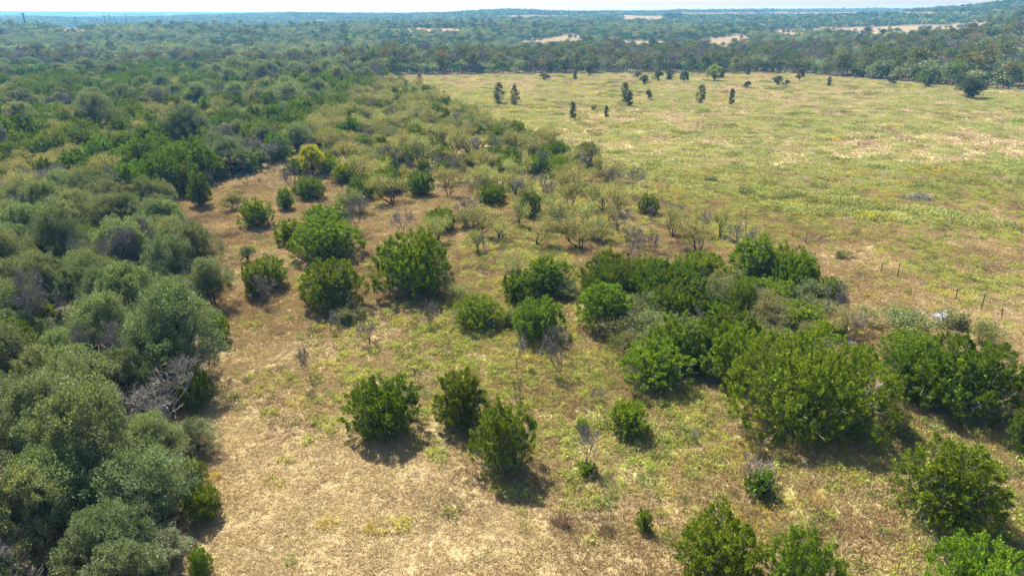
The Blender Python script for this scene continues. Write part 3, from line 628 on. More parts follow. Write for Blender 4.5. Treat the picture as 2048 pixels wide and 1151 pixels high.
# -- trees of the far meadow
C = 'column_tree'
for a in ((998, 167, 207, 19, 'dense dark slender tree, first of a pair in the far meadow', 0), (1028, 172, 211, 20, 'slender tree with a notched crown, second of a pair in the far meadow', 2), (1145, 205, 238, 13, 'slender dark tree standing alone nearest in the far meadow', 1), (1212, 212, 235, 9, 'small thin tree between the lone slender tree and the close pair', 1), (1250, 167, 206, 17, 'slender tree behind a smaller companion in the far meadow', 0), (1258, 184, 213, 13, 'smaller companion at the foot of a slender meadow tree', 1),
          (1400, 171, 207, 16, 'slender tree with ragged side limbs in the far meadow', 0), (1462, 179, 209, 11, 'slender tree with reddish foliage in the far meadow', 1), (840, 150, 171, 9, 'slender tree by the mesquite belt at the far meadow corner', 1), (1150, 141, 160, 9, 'thin dark tree close to the far tree line', 1), (1338, 139, 161, 14, 'short slender tree next to a bushier one near the tree line', 1), (1443, 137, 157, 11, 'dark slender tree behind the yellow-green tree', 1), (1657, 154, 173, 8, 'thin spire of a tree in the far meadow near the brush piles', 1), (1855, 149, 175, 12, 'leaning slender tree near the lone meadow oak', 1), (1496, 136, 150, 9, 'small dark spire tree at the far tree line', 1)):
    place(C, *a[:5], a[5], base=True)
PROTO['field_oak'] = []; MOD = leaf_mat('field_oak_leaf', [(0, (.025, .042, .016)), (1, (.11, .135, .05))], .3, .02, .02, .15)
for q in PROTO['live_oak']:
    d = dict(q, kind='field_oak'); PROTO['field_oak'].append(d)
    for key, k in (('all', 1), ('crown', 0)): d[key] = q[key].copy(); d[key].materials[k] = MOD
for k, a in (('live_oak', (1937, 154, 196, 54, 'large round oak alone in the far meadow near the wooded hill', 1)), ('live_oak', (1946, 179, 199, 20, 'small oak at the foot of the large lone meadow oak', 3)), ('live_oak', (1288, 148, 171, 21, 'rounded small oak near the far tree line', 3)), ('live_oak', (1316, 139, 163, 21, 'bushy oak beside a short slender tree', 3)), ('live_oak', (1296, 177, 200, 14, 'compact dark oak sapling in the middle of the far meadow', 3)), ('live_oak', (1495, 161, 176, 16, 'dark ball-shaped bush in the far meadow', 3)),
             ('live_oak', (1178, 124, 153, 20, 'tall dark tree just in front of the far tree line', 3)), ('live_oak', (1088, 145, 160, 24, 'low spreading bush near the far tree line', 3)), ('live_oak', (1555, 150, 171, 23, 'grey-green spreading bush next to a darker small one', 3)), ('live_oak', (1573, 158, 173, 11, 'darker small bush next to the grey-green spreading one', 3)), ('live_oak', (1787, 149, 169, 24, 'dark cone-shaped bush near the wooded hill', 3)), ('lime_tree', (1428, 129, 163, 30, 'yellow-green leafy tree in the far meadow', 0)), ('elm', (1368, 140, 165, 17, 'pale thin tree in the far meadow', 0)), ('russet_elm', (1598, 133, 163, 16, 'brownish lollipop-shaped tree near the brush piles', 0)), ('live_oak', (1275, 143, 157, 18, 'dark bush touching the far tree line behind the rounded oak', 3)), ('shrub', (1187, 208, 222, 14, 'forked little bush in the far meadow', 1)), ('live_oak', (888, 180, 187, 7, 'tiny dark bush in the far meadow near the first slender pair', 3))):
    place('field_oak' if k == 'live_oak' else k, *a[:5], a[5], base=True)
place(B, 1414, 138, 166, 14, 'leafless leaning tree against the yellow-green meadow tree', 0, base=True)
HX = np.array(HAND)

# ================================================================== SCATTERED TREES
SMALL = dict(juniper={1: 2, 2: 2, 3: 2, 4: 2, 5: 2, 6: 2, 7: 8, 8: 8, 9: 8, 10: 9, 11: 9, 12: 8}, live_oak={0: 1, 1: 1, 2: 2, 3: 1, 4: 2}, mesquite={0: 1, 1: 1, 2: 1, 3: 3}, shrub={0: 0, 2: 0, 1: 0}, bare_tree={0: 0, 1: 1, 2: 0, 3: 1}, dead_tree={0: 1, 1: 1})
def small(kd, pi):                                   # distant copies share fewer meshes
    q = SMALL.get(kd, {}).get(pi, pi); return q, PROTO[kd][pi]['W']/PROTO[kd][q]['W'], PROTO[kd][pi]['H']/PROTO[kd][q]['H']
POOL = []                                            # kind, proto index, x, y, z, spin, sx, sz, where
def free(x, y, pad=.9):
    return ~(((x[:, None]-HX[:, 0])**2+(y[:, None]-HX[:, 1])**2) < (HX[:, 2]*pad+.9)**2).any(1)
def strew(poly, s, mix, where, smin=.75, smax=1.2, prob=None, pad=.9, keep=1.0, dark=.8, tallr=1.0):
    a = np.array(poly); x, y = jgrid(a[:, 0].min(), a[:, 0].max(), a[:, 1].min(), a[:, 1].max(), s); k = inside(x, y, poly); x, y = x[k], y[k]
    z = ground(x, y); k = in_view(x, y, z, 420) & (R.random(len(x)) < keep)
    k &= free(x, y, pad)
    if prob is not None: k &= R.random(len(x)) < prob(x, y)
    x, y, z = x[k], y[k], z[k]
    for i in range(len(x)):
        m = mix(x[i], y[i]) if callable(mix) else mix
        kinds = list(m); w = np.array([m[q] for q in kinds]); kd = kinds[R.choice(len(kinds), p=w/w.sum())]
        ps = PROTO[kd]; pi = R.integers(0, len(ps))
        if kd == 'juniper': pi = R.integers(7, 13) if R.random() < dark else R.integers(1, 7)
        if kd == 'shrub': pi = R.choice([0, 2])
        sx = R.uniform(smin, smax)*(.72 if kd == 'juniper' and .99 < smax < 1.36 and smin != .8 else 1); POOL.append((kd, int(pi), x[i], y[i], z[i]-.03, R.uniform(0, 6.28), sx, sx*R.uniform(.85, 1.15)*tallr, where(x[i], y[i], kd)))
def pxy(x, y): p = project(x, y, float(ground(x, y))); return p[0], p[1]
def w_grove(x, y, k):
    a, b = pxy(x, y)
    if b < 520: return 'at the back of the dense oak grove'
    if a > 300: return 'along the grove edge facing the mown grass'
    return 'in the near corner of the oak grove by the dead crowns' if b > 800 else 'in the middle of the dense oak grove'
strew(P_GROVE, 2.65, {'live_oak': .85, 'juniper': .06, 'dead_tree': .07, 'shrub': .03}, w_grove, .58, .98, pad=.28, tallr=1.25)
nz = lambda x, y, s, k: float(fbm(np.array(x/s), np.array(y/s), k, 3))
def mix_thicket(x, y):
    n = nz(x, y, 40, 51); r = math.hypot(x, y)
    if n > .58: return {'mesquite': .32, 'shrub': .28, 'juniper': .40}
    if n < .43: return {'live_oak': .3, 'dead_tree': .16, 'juniper': .34, 'shrub': .1, 'bare_tree': .1}
    return {'juniper': .68, 'mesquite': .12, 'shrub': .08, 'live_oak': .06, 'bare_tree': .04}
def w_thicket(x, y, k):
    a, b = pxy(x, y)
    if b < 175: return 'at the far end of the thicket below the creek trees'
    if b > 330: return 'in the thicket just behind the oak grove'
    if a < 260: return 'deep in the wide thicket between grove and creek'
    return 'in the thicket between the oak grove and the lime-green tree' if b < 250 else 'in the thicket beside the yellow tree'
gap = lambda x, y: np.where(fbm(x/16, y/16, 52, 3) > .66, .5, .97)
strew(P_THICKET, 3.4, mix_thicket, w_thicket, .8, 1.35, gap)
def w_belt(x, y, k):
    a, b = pxy(x, y); return 'in the mesquite belt along the big meadow' if a > 880 else 'in the mesquite belt behind the yellow tree' if b > 240 else 'at the far tip of the mesquite belt'
strew(P_BELT, 2.9, {'mesquite': .36, 'juniper': .28, 'shrub': .20, 'bare_tree': .16}, w_belt, .85, 1.35, gap)
def w_sav(x, y, k):
    a, b = pxy(x, y); return 'in the open grassland near the green ridge of weeds' if a > 1250 else 'in the open grassland below the mesquite belt' if b < 440 else 'in the open grassland above the large juniper thicket'
strew(P_SAV, 4.0, {'mesquite': .50, 'juniper': .03, 'shrub': .09, 'bare_tree': .38}, w_sav, .81, 1.3, lambda x, y: np.where(fbm(x/12, y/12, 53, 3) > .47, .9, .45))
FORE = poly_xy([(560, 560), (700, 650), (900, 700), (1200, 780), (1400, 850), (1450, 980), (1200, 1000), (1000, 780), (800, 730), (560, 720)])
strew(FORE, 5.2, {'bare_tree': 1}, lambda x, y, k: 'in the dry grass among the foreground junipers', .22, .5, lambda x, y: np.full(len(x), .5))

KNOT = poly_xy([(1180, 650), (1230, 560), (1420, 545), (1560, 560), (1690, 620), (1720, 700), (1560, 760), (1420, 760), (1250, 730)])
strew(KNOT, 2.3, {'shrub': .48, 'mesquite': .12, 'bare_tree': .14, 'juniper': .26}, lambda x, y, k: 'inside the large juniper thicket', .6, .95, pad=.36, dark=.3)
# ---- woods beyond the meadow
def wood_mix(x, y, r, a, b):
    n = nz(x, y, 70, 61)
    if a < 1650 and r < 500+60*math.sin(x*.013): return {'far_elm': .36, 'far_russet': .05+.10*(n > .55), 'far_grey': .13, 'far_oak': .24, 'far_juniper': .16}
    if a >= 1650 and r < 560: return {'far_oak': .42, 'far_juniper': .22, 'far_elm': .2, 'far_russet': .1, 'far_grey': .06}
    if n > .58: return {'far_oak': .5, 'far_juniper': .4, 'far_pale': .03}
    return {'far_juniper': .72, 'far_oak': .18, 'far_elm': .06, 'far_pale': .01}
bx, by = jgrid(-900, 920, 200, 960, 5.0); bz = ground(bx, by); br = np.hypot(bx, by)
wm, cm = masks(bx, by, bz); bpx, bpy_, _ = project(bx, by, bz)
k = wm & in_view(bx, by, bz, 480) & (br < 950) & ~inside(bx, by, P_THICKET) & ~inside(bx, by, P_BELT) & (R.random(len(bx)) < .93) & ((fbm(bx/38, by/60, 62, 3) < .67) | (br < 560))
def w_wood(a, b, r):
    if a > 1660: return 'on the wooded hillside beyond the lone meadow oak' if r < 420 else 'higher up the wooded hillside'
    if r > 520: return 'on the wooded slope beyond the creek'
    return 'in the creek-side tree line behind the thicket' if a < 760 else 'in the creek-side tree line bordering the meadow' 
for x, y, z, r, a, b in zip(bx[k], by[k], bz[k], br[k], bpx[k], bpy_[k]):
    m = wood_mix(x, y, r, a, b); kinds = list(m); w = np.array(list(m.values())); kd = kinds[R.choice(len(kinds), p=w/w.sum())]
    pi = int(R.integers(0, len(PROTO[kd]))); sx = R.uniform(.75, 1.2)*(.72+.6*nz(x, y, 55, 63)); POOL.append((kd, pi, x, y, z, R.uniform(0, 6.28), sx, sx*R.uniform(.8, 1.15), w_wood(a, b, r)))
# single trees standing up from the skyline
for px_, w_, lab in ((1018, 22, 'lone oak standing up from the skyline above the middle woods'), (1340, 14, 'small skyline tree at the start of the pale plateau field'), (1418, 24, 'tallest skyline oak of the pale plateau'), (1468, 18, 'rounded skyline tree next to the tallest skyline oak'), (1503, 22, 'broad skyline tree midway along the plateau'), (1597, 24, 'skyline clump tree at the end of the first plateau row'), (1622, 16, 'small skyline tree just past the clump'),
                     (1684, 26, 'wide dark skyline oak, first of a pair on the plateau'), (1734, 24, 'dark skyline oak, second of a pair on the plateau'), (1862, 24, 'skyline tree where the plateau meets the wooded hill'), (1921, 22, 'skyline tree low on the flank of the wooded hill'), (745, 24, 'skyline tree above the blue woods behind the thicket'), (862, 22, 'rounded skyline tree over the blue middle woods'), (980, 20, 'skyline tree beside the lone skyline oak')):
    az = math.atan((px_-1024)/F*CP); best = max(((float(ground(d*math.sin(az), d*math.cos(az)))-H)/d, d) for d in np.arange(1200, 3000, 40)); d = best[1]
    x, y = d*math.sin(az), d*math.cos(az); p = PROTO['far_oak'][0]; k_ = .42*w_*d/F/p['W']; plant(p, (x, y, float(ground(x, y))-.42*k_*p['H']), R.uniform(0, 6), k_, k_*1.05, lab, 'trees along the skyline', False)
# few scattered junipers in the far clearings
k = cm & in_view(bx, by, bz, 130) & (br > 350) & (br < 950) & (R.random(len(bx)) < .045)
for x, y, z in zip(bx[k], by[k], bz[k]): POOL.append(('far_juniper', int(R.integers(0, 3)), x, y, z, R.uniform(0, 6), .8, .8, 'standing in the pale clearing on the far slope'))

ADJ = dict(juniper='dark green juniper', live_oak='grey-green round-crowned oak', mesquite='pale feathery mesquite', bare_tree='leafless grey sapling', dead_tree='dead grey branching tree', shrub='grey-green twiggy shrub', russet_elm='russet-leaved small tree',
           far_juniper='dark green juniper', far_oak='grey-green oak', far_elm='olive-green tall tree', far_russet='brown-leaved tree', far_grey='grey leafless tree', far_pale='light green tree')
FAM = dict(giant_juniper='juniper', far_juniper='juniper', far_oak='live_oak', far_elm='elm', far_russet='russet_elm', far_grey='far_grey')
bykind = {}
for t in POOL:
    x, y, z, sx, p = t[2], t[3], t[4], t[6], PROTO[t[0]][t[1]]
    px_, _y, d = project(x, y, z); seen = -40 < px_ < 2088; bykind.setdefault(FAM.get(t[0], t[0]), []).append((F*sx*p['W']/d*F*sx*p['H']/d*(1 if seen else 1e-6), t))
LIMIT = dict(juniper=215, live_oak=270, mesquite=265, elm=260, far_grey=220, russet_elm=200, shrub=240, bare_tree=230, dead_tree=120, far_pale=120)
PLUR = dict(juniper='junipers', live_oak='oaks', mesquite='mesquites', bare_tree='leafless saplings', dead_tree='dead trees', shrub='shrubs', russet_elm='brown-leaved trees', elm='olive-green trees', far_grey='leafless trees', far_pale='light green trees')
REST = []; TAKEN = set()
ORD = ('', 'second ', 'third ', 'fourth ')
SHORT = dict(juniper='juniper', live_oak='oak', mesquite='feathery mesquite', bare_tree='leafless sapling', dead_tree='dead grey tree', shrub='twiggy shrub')
def near_label(t, area):
    if area < 260 or t[0] not in SHORT: return None
    x, y = t[2], t[3]
    d = sorted((math.hypot(x-a, y-b), a, b, lb) for a, b, lb in MARK)[:6]
    for dist, a, b, lb in d:
        if dist > 16 or len(lb.split()) > 9: continue
        rel = ('just beyond' if y > b else 'just in front of') if abs(y-b) > abs(x-a) else ('on the grove side of' if x < a else 'on the meadow side of')
        for o_ in ORD:
            q = f'{o_}{SHORT[t[0]]} {rel} the {lb}'
            if q not in TAKEN and len(q.split()) <= 16: TAKEN.add(q); return q
    return None
for kd, lst in bykind.items():
    lst.sort(key=lambda q: -q[0])
    for n, (area, t) in enumerate(lst):
        if n < LIMIT.get(kd, 200) and area > 1e-2:
            lab = near_label(t, area) or ADJ[t[0]]+' '+t[8]
            big = area > 900; q, fw, fh = (t[1], 1, 1) if big else small(t[0], t[1])
            plant(PROTO[t[0]][q], t[2:5], t[5], t[6]*fw, t[7]*fh, lab, PLUR[kd]+' '+t[8], parts=big)
        else:
            q, fw, fh = small(t[0], t[1]); REST.append((t[0], q)+t[2:6]+(t[6]*fw, t[7]*fh))
keys = sorted({(t[0], t[1]) for t in REST})
kid = {q: i for i, q in enumerate(keys)}
scatter('woodland', np.array([t[2:5] for t in REST]), [t[5] for t in REST], [(t[6], t[6], t[7]) for t in REST], [kid[(t[0], t[1])] for t in REST], [PROTO[a][b]['all'] for a, b in keys], 'mixed juniper and oak woodland merging beyond the thicket and the creek')

# ---- far wooded slopes: clumps of small crowns
FM = [PROTO['far_juniper'][0]['crown'].materials[0], MO, ME]
def clump(seed, size=21, n=13):
    r = np.random.default_rng(seed); g = Geo()
    for _ in range(n):
        x, y = r.uniform(-size/2, size/2, 2); W = r.uniform(4.5, 8); h = W*r.uniform(.65, .85); m = 40
        d = unit(r.normal(size=(m, 3))); d[:, 2] = np.abs(d[:, 2])*1.2-.25
        p = np.array([x, y, h*.45])+d*[W*.45, W*.45, h*.5]*r.uniform(.8, 1.1, (m, 1))
        g.leaves(p-[0, 0, .3], d*.3+r.normal(0, .6, (m, 3)), W*.22*r.uniform(.7, 1.3, m), W*.18, int(r.choice([0, 0, 0, 1, 1, 2])), None, r)
    return g.build('wood_clump', FM)
clumps = [clump(100+i) for i in range(6)]
cx_, cy_ = jgrid(-3200, 3200, 700, 3600, 17); cz_ = ground(cx_, cy_); cr_ = np.hypot(cx_, cy_)
wm, cm = masks(cx_, cy_, cz_); k = wm & in_view(cx_, cy_, cz_, 480) & (cr_ > 940) & (cr_ < 3400) & (R.random(len(cx_)) < .93)
npt = k.sum(); s = R.uniform(.85, 1.3, npt)
scatter('far_woodland', np.stack([cx_[k], cy_[k], cz_[k]], 1), R.uniform(0, 6.28, npt), np.stack([s, s, s*R.uniform(.75, 1.1, npt)], 1), R.integers(0, 6, npt), clumps, 'hazy blue-green juniper woodland covering the far slopes to the skyline')
def big_clump(seed):
    r = np.random.default_rng(seed); g = Geo(); n = 500
    p = np.stack([r.uniform(-45, 45, n), r.uniform(-45, 45, n), r.uniform(1, 7, n)], 1); g.leaves(p, r.normal(0, .7, (n, 3)), r.uniform(4, 7, n), r.uniform(3, 5, n), int(seed % 2), None, r); return g.build('ridge_clump', FM)
fx, fy = jgrid(-5500, 4800, 3300, 6300, 80); fz = ground(fx, fy); wm, cm = masks(fx, fy, fz); k = wm & in_view(fx, fy, fz, 480); npt = k.sum()
scatter('ridge_woodland', np.stack([fx[k], fy[k], fz[k]], 1), R.uniform(0, 6.28, npt), np.ones((npt, 3)), R.integers(0, 2, npt), [big_clump(200), big_clump(201)], 'pale blue wooded ridge along the horizon')

# ================================================================== GRASS AND WEEDS
def grass(seed, rad, tufts, blades, hmin, hmax, wd):
    r = np.random.default_rng(seed); g = Geo(); a = r.uniform(0, 6.283, tufts); q = rad*np.sqrt(r.random(tufts)); hh = r.uniform(hmin, hmax, tufts)*(.6+.8*r.random(tufts))
    i = np.repeat(np.arange(tufts), blades); n = len(i)
    c = np.stack([q*np.cos(a), q*np.sin(a), np.zeros(tufts)], 1)[i]+np.stack([r.normal(0, .05, n), r.normal(0, .05, n), np.full(n, -.03)], 1)
    lean = np.stack([np.cos(a*3), np.sin(a*3), np.zeros(tufts)], 1)[i]*r.uniform(0, .6, (n, 1))
    g.leaves(c, lean+r.normal(0, .45, (n, 3))+[0, 0, 1], hh[i]*r.uniform(.7, 1.3, n), wd*r.uniform(.7, 1.4, n), 0, None, r); return g
def forb(seed, rad, n, ht, leaf, stems=12):
    r = np.random.default_rng(seed); g = Geo(); k = stems; a = r.uniform(0, 6.283, k); q = rad*np.sqrt(r.random(k)); top = ht*r.uniform(.6, 1.1, k)*(1-.45*(q/rad)**2)
    i = r.integers(0, k, n); t = r.random(n)**.6
    c = np.stack([q*np.cos(a), q*np.sin(a), 0*q], 1)[i]; c = c+np.stack([r.normal(0, rad*.17, n), r.normal(0, rad*.17, n), top[i]*t], 1)
    g.leaves(c, r.normal(0, .7, (n, 3))+[0, 0, .55], leaf*r.uniform(.6, 1.3, n), leaf*.55*r.uniform(.7, 1.3, n), 0, None, r); return g
near_x, near_y = jgrid(-100, 100, 14, 118, .98); near_z = ground(near_x, near_y)
ok = in_view(near_x, near_y, near_z, 60, 160) & ~inside(near_x, near_y, P_GROVE)
x, y, z = near_x[ok], near_y[ok], near_z[ok]; n = len(x)
rough = fbm(x/7, y/7, 71, 3); mown = np.exp(-(((x+9)/14)**2+((y-33)/18)**2))
tall = np.clip(.55+1.1*(rough-.4)-.35*mown, .3, 1.3)
gp = [grass(300+i, .95, 100, 9, .10, .30, .035).build('grass_tufts', [MT]) for i in range(4)]+[grass(310+i, .95, 80, 9, .15, .38, .035).build('brown_tufts', [MTB]) for i in range(2)]
pk = R.integers(0, 4, n); pk = np.where(R.random(n) < np.clip((fbm(x/5, y/5, 72, 3)-.5)*2.2-.5*mown, 0.02, .3), R.integers(4, 6, n), pk)
scatter('dry_grass', np.stack([x, y, z], 1), R.uniform(0, 6.28, n), np.stack([R.uniform(.9, 1.2, n)]*2+[tall], 1), pk, gp, 'short dry tan grass tufts covering the near meadow')
fx_, fy_ = jgrid(-150, 330, 105, 350, 2.4); fz_ = ground(fx_, fy_); wm, cm = masks(fx_, fy_, fz_)
ok = in_view(fx_, fy_, fz_, 60) & ~wm & ~inside(fx_, fy_, P_THICKET); x, y, z = fx_[ok], fy_[ok], fz_[ok]; n = len(x)
gp2 = [grass(320+i, 2.0, 60, 6, .2, .5, .08).build('meadow_tufts', [MT2]) for i in range(3)]+[grass(330, 2.0, 50, 6, .2, .5, .08).build('meadow_brown_tufts', [MTB])]
pk = R.integers(0, 3, n); pk = np.where(R.random(n) < .18, 3, pk)
scatter('meadow_grass', np.stack([x, y, z], 1), R.uniform(0, 6.28, n), np.stack([R.uniform(.9, 1.3, n)]*2+[R.uniform(.5, 1.1, n)], 1), pk, gp2, 'dry grass of the far meadow between green weed patches')
# green weeds
fp = [forb(400+i, .55, 170, .34, .11).build('forb', [MFO]) for i in range(3)]+[forb(410+i, .6, 170, .4, .12).build('forb_dark', [MFD]) for i in range(2)]+[forb(420, .5, 170, .42, .08).build('forb_yellow', [MFY])]
x, y = jgrid(-100, 110, 14, 120, .62); z = ground(x, y); ok = in_view(x, y, z, 60, 160) & ~inside(x, y, P_GROVE)
x, y, z = x[ok], y[ok], z[ok]; g = green(x, y); fine = fbm(x/1.6, y/1.6, 81, 3)
ok = R.random(len(x)) < np.clip((g-.2)*1.9, 0.02, 1)*np.clip((fine-.27)*4.5, .1, 1); x, y, z = x[ok], y[ok], z[ok]; n = len(x)
pk = np.where(R.random(n) < .22, R.integers(3, 5, n), R.integers(0, 3, n)); pk = np.where((fbm(x/8, y/8, 82, 3) > .66) & (R.random(n) < .5), 5, pk)
s = R.uniform(.55, 1.25, n)
scatter('green_weeds', np.stack([x, y, z], 1), R.uniform(0, 6.28, n), np.stack([s, s, s*R.uniform(.7, 1.3, n)], 1), pk, fp, 'low yellow-green weeds patched over the near grass')
fp2 = [forb(430+i, 1.5, 330, .55, .24, 26).build('meadow_weed', [MF2]) for i in range(3)]+[forb(440+i, 1.5, 330, .7, .24, 22).build('meadow_dark_weed', [MFD]) for i in range(2)]+[forb(450, 1.3, 300, .6, .2).build('meadow_yellow_weed', [MFY])]
x, y = jgrid(-150, 330, 100, 350, 1.9); z = ground(x, y); wm, cm = masks(x, y, z); ok = in_view(x, y, z, 60) & ~wm & ~inside(x, y, P_THICKET)
x, y, z = x[ok], y[ok], z[ok]; g = green(x, y); fine = fbm(x/4.5, y/3.5, 83, 3)
ok = R.random(len(x)) < np.clip((g-.18)*1.5, .02, .9)*np.clip((fine-.22)*3.2, .1, 1); x, y, z = x[ok], y[ok], z[ok]; n = len(x)
dk = fbm(x/10, y/6, 84, 3); pk = np.where(R.random(n) < np.clip((dk-.5)*2.5, .04, .55), R.integers(3, 5, n), R.integers(0, 3, n)); pk = np.where((fbm(x/14, y/14, 85, 3) > .68) & (R.random(n) < .5), 5, pk)
s = R.uniform(.6, 1.2, n)
scatter('meadow_weeds', np.stack([x, y, z], 1), R.uniform(0, 6.28, n), np.stack([s, s, s*R.uniform(.6, 1.25, n)], 1), pk, fp2, 'yellow-green weed mounds spread over the far meadow')
# the ridge of taller weeds across the meadow
rid = []
for (a0, b0), (a1, b1) in (((1425, 380), (1560, 388)), ((1560, 388), (1700, 408)), ((1700, 408), (1900, 440)), ((1900, 440), (2080, 455)), ((1560, 412), (1800, 438))):
    for t in np.linspace(0, 1, 40):
        q = at(a0+(a1-a0)*t, b0+(b1-b0)*t); 
        if vnoise(q[0]/7, 3.3, 5) > .38: rid.append((q[0]+R.normal(0, 1.2), q[1]+R.normal(0, 1.8), q[2]))
rid = np.array(rid); rid[:, 2] = ground(rid[:, 0], rid[:, 1]); n = len(rid); s = R.uniform(.8, 1.2, n)
scatter('weed_ridge', rid, R.uniform(0, 6.28, n), np.stack([s, s, s*R.uniform(.7, 1.5, n)], 1), R.choice([0, 1, 2, 3, 5], n, p=[.25, .25, .25, .17, .08]), fp2, 'long ridge of taller olive weeds crossing the meadow')

# ================================================================== SMALL THINGS
# fence posts
pg = Geo(); pg.box((0, 0, .7), (.035, .012, .75)); pg.box((0, .03, .7), (.012, .028, .75)); pg.box((0, -.02, 1.43), (.045, .006, .02))
pm = pg.build('fence_post', [MPO])
sp = Geo(); sp.box((0, 0, -.06), (.10, .004, .10)); spm = sp.build('anchor_plate', [MPO])
for i, (a, b, lab, sc_, tilt) in enumerate(((1962, 619, 'tallest rusty fence post, near the brownish leaning shrub', 1.0, .1), (2003, 637, 'short thin post at the end of the fence line near the right edge', .7, .12), (1912, 598, 'thin post just uphill of the tallest fence post', .7, .1), (1795, 553, 'fence post beside open pink grass, level with the thicket corner', .95, .03), (1762, 543, 'thin pale post close to the one level with the thicket corner', .7, -.04),
                                     (1611, 487, 'fence post by the tan track above the thicket', .95, .03), (1585, 476, 'thin post above the tan track', .7, 0), (1491, 441, 'fence post behind the greenest mesquite', .95, .04), (1481, 437, 'farther fence post behind the greenest mesquite', .8, 0), (1311, 368, 'small dark post in the grass near the feathery mesquite', .8, 0))):
    x, y, z = at(a, b); o = link('fence_post', pm, None, (x, y, z)); o.rotation_euler = (0, tilt, R.uniform(0, 3)); o.scale = (.95, .95, sc_); tag(o, lab, 'fence post', 'steel posts of the fence line')
    link('anchor_plate', spm, o)
# power poles on the far plain
def pole_meshes():
    a = Geo(); a.tube([(0, 0, -2), (0, 0, 24)], [1.0, .65], 8); b = Geo(); b.box((0, 0, 22.6), (3.8, .25, .3)); c = Geo()
    for q in (-3.1, 0, 3.1): c.tube([(q, 0, 22.75 if q else 24), (q, 0, 23.3 if q else 24.8)], [.2, .2], 5)
    d = Geo()
    for q in (-1, 1): d.tube([(0, .2, 20.9), (q*1.9, .2, 22.5)], [.18, .18], 4)
    return a.build('pole', [MP]), b.build('crossarm', [MP]), c.build('insulator', [BG]), d.build('brace', [MP])
PMS = pole_meshes()
for a, top, dist, lab in ((46, 29, 1000, 'nearest power pole, tallest above the far woods'), (148, 35, 1380, 'second nearest power pole, above the pale field strip'), (207, 32, 1650, 'first power pole of a close group of three'), (217, 31, 1640, 'middle power pole of a close group of three'), (228, 33, 1800, 'last power pole of a close group of three'), (251, 30, 1750, 'power pole standing apart, just past the group of three'),
                          (185, 32, 3300, 'faint far power pole before the group of three'), (190, 32, 3500, 'fainter far power pole paired before the group of three'), (244, 31, 3100, 'faint power pole close to the one standing apart'), (273, 36, 2500, 'small power pole past the one standing apart'), (297, 34, 2300, 'small power pole farthest along the plain with a thick foot'), (311, 33, 3200, 'tiny power pole before the last faint one'), (318, 33, 3400, 'tiny last faint power pole of the line')):
    az = math.atan((a-1024)/F*CP); x, y = dist*math.sin(az), dist*math.cos(az)
    zt = H+(30-top)/F*dist+1; o = link('power_pole', None, None, (x, y, zt-24)); o.rotation_euler = (0, 0, -.55+R.normal(0, .08))
    for nm, m_ in zip(('pole', 'crossarm', 'insulator', 'brace'), PMS): link(nm, m_, o)
    tag(o, lab, 'power pole', 'power poles crossing the far plain')
# brush piles
def sticks(seed, L_, W_, h, n, rad=.05):
    r = np.random.default_rng(seed); g = Geo()
    for _ in range(n):
        c = np.array([r.normal(0, L_*.25), r.normal(0, W_*.25), 0]); c[2] = h*max(.05, (1-(c[0]/L_*2)**2))*r.uniform(.1, 1)
        d = unit(r.normal(size=3)*[1, 1, .35]); l = r.uniform(.6, 1.8); limb(g, c-d*l/2, c+d*l/2, rad*r.uniform(.6, 1.2), rad*.4, 4, 3, .25, r)
    return g
for a, b, w, lab, sd in ((1690, 153, 30, 'long heap of grey cut brush at the far meadow edge', 501), (1722, 154, 26, 'second heap of grey cut brush next to the long one', 502), (1752, 158, 28, 'low weedy brush heap toward the wooded hill', 503), (1838, 400, 54, 'flat scatter of grey dead sticks in the meadow weeds', 504), (1590, 698, 80, 'fallen bundle of pale grey branches below the thicket junipers', 505), (1690, 690, 40, 'dark jumble of fallen branches by the narrow juniper', 506)):
    x, y, z = at(a, b); W_ = w*project(x, y, z)[2]/F; o = link('brush_pile', sticks(sd, W_, W_*.5, .25*min(W_, 5), int(50+W_*18), .05 if b > 300 else .12).build('brush_pile', [BG]), None, (x, y, z)); tag(o, lab, 'brush pile')
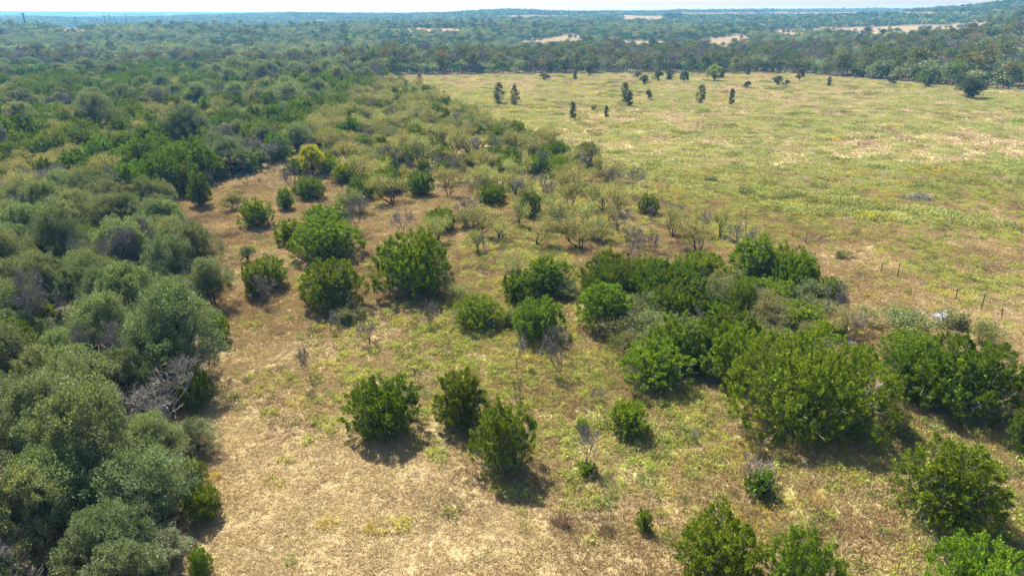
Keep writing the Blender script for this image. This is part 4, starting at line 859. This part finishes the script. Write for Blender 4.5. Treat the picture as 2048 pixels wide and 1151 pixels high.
# white bleached stalks near the fence
r_ = np.random.default_rng(77); wg = Geo()
for k in range(46):
    c = np.array([r_.normal(0, .38), r_.normal(0, .25), r_.uniform(.5, 1.1)]); wg.leaves(np.repeat(c[None], 9, 0)+r_.normal(0, .07, (9, 3)), r_.normal(0, .6, (9, 3))+[0, 0, .5], r_.uniform(.12, .26, 9), .09, 0, None, r_)
ws = Geo()
for k in range(14): limb(ws, (r_.normal(0, .2), r_.normal(0, .15), -.05), (r_.normal(0, .5), r_.normal(0, .3), r_.uniform(.6, 1.1)), .03, .012, 4, 3, .2, r_)
x, y, z = at(1872, 652); o = link('bleached_shrub', None, None, (x, y, z)); o.scale = (.95, .95, 1.1); link('bract', wg.build('bract', [BW]), o); link('stem', ws.build('stem', [BG]), o); tag(o, 'bright white bleached shrub beside the low shrub near the fence', 'shrub')
# yellow weed clumps on the mown grass
for a, b, w, lab in ((790, 1052, 64, 'golden yellow weed clump below the bright lone juniper'), (745, 1058, 40, 'fainter yellow weed clump next to the golden one'), (655, 1050, 50, 'olive-yellow weed clump in the mown grass'), (430, 955, 30, 'yellow weed tuft close to the grove edge')):
    x, y, z = at(a, b); W_ = w*project(x, y, z)[2]/F; o = link('weed_clump', forb(600+a, .5, 420, .5, .08, 18).build('weed_clump', [MFY]), None, (x, y, z)); o.scale = (W_, W_*.8, .8); tag(o, lab, 'weed clump')
# pink-brown dry weed clumps
for a, b, w, lab in ((1125, 1045, 40, 'brown dry weed clump between the dark little bush and the mown grass'), (1215, 1065, 34, 'second brown dry weed clump near the dark little bush')):
    x, y, z = at(a, b); W_ = w*project(x, y, z)[2]/F; o = link('dry_weed', grass(700+a, .5, 26, 16, .35, .6, .03).build('dry_weed', [MTB]), None, (x, y, z)); o.scale = (W_, W_, .9); tag(o, lab, 'weed clump')

# ================================================================== HAZE
hm, nt, out = nodes('haze_air'); pv = nt.nodes.new('ShaderNodeVolumePrincipled'); pv.inputs['Color'].default_value = (*HAZE_COLOR, 1); pv.inputs['Density'].default_value = HAZE_DENSITY; pv.inputs['Absorption Color'].default_value = (1, 1, 1, 1); pv.inputs['Anisotropy'].default_value = .1
nt.links.new(pv.outputs[0], out.inputs['Volume'])
zlo, zhi = float(Z.min())-1, max(float(Z.max())+12, 60)
hg = Geo(); hg.box((0, 1800, (zlo+zhi)/2), (6700, 4900, (zhi-zlo)/2)); hz = link('haze', hg.build('haze', [hm])); tag(hz, 'thin blue air haze over the whole valley', kind='stuff')

for m in list(bpy.data.meshes):
    if m.users == 0: bpy.data.meshes.remove(m)
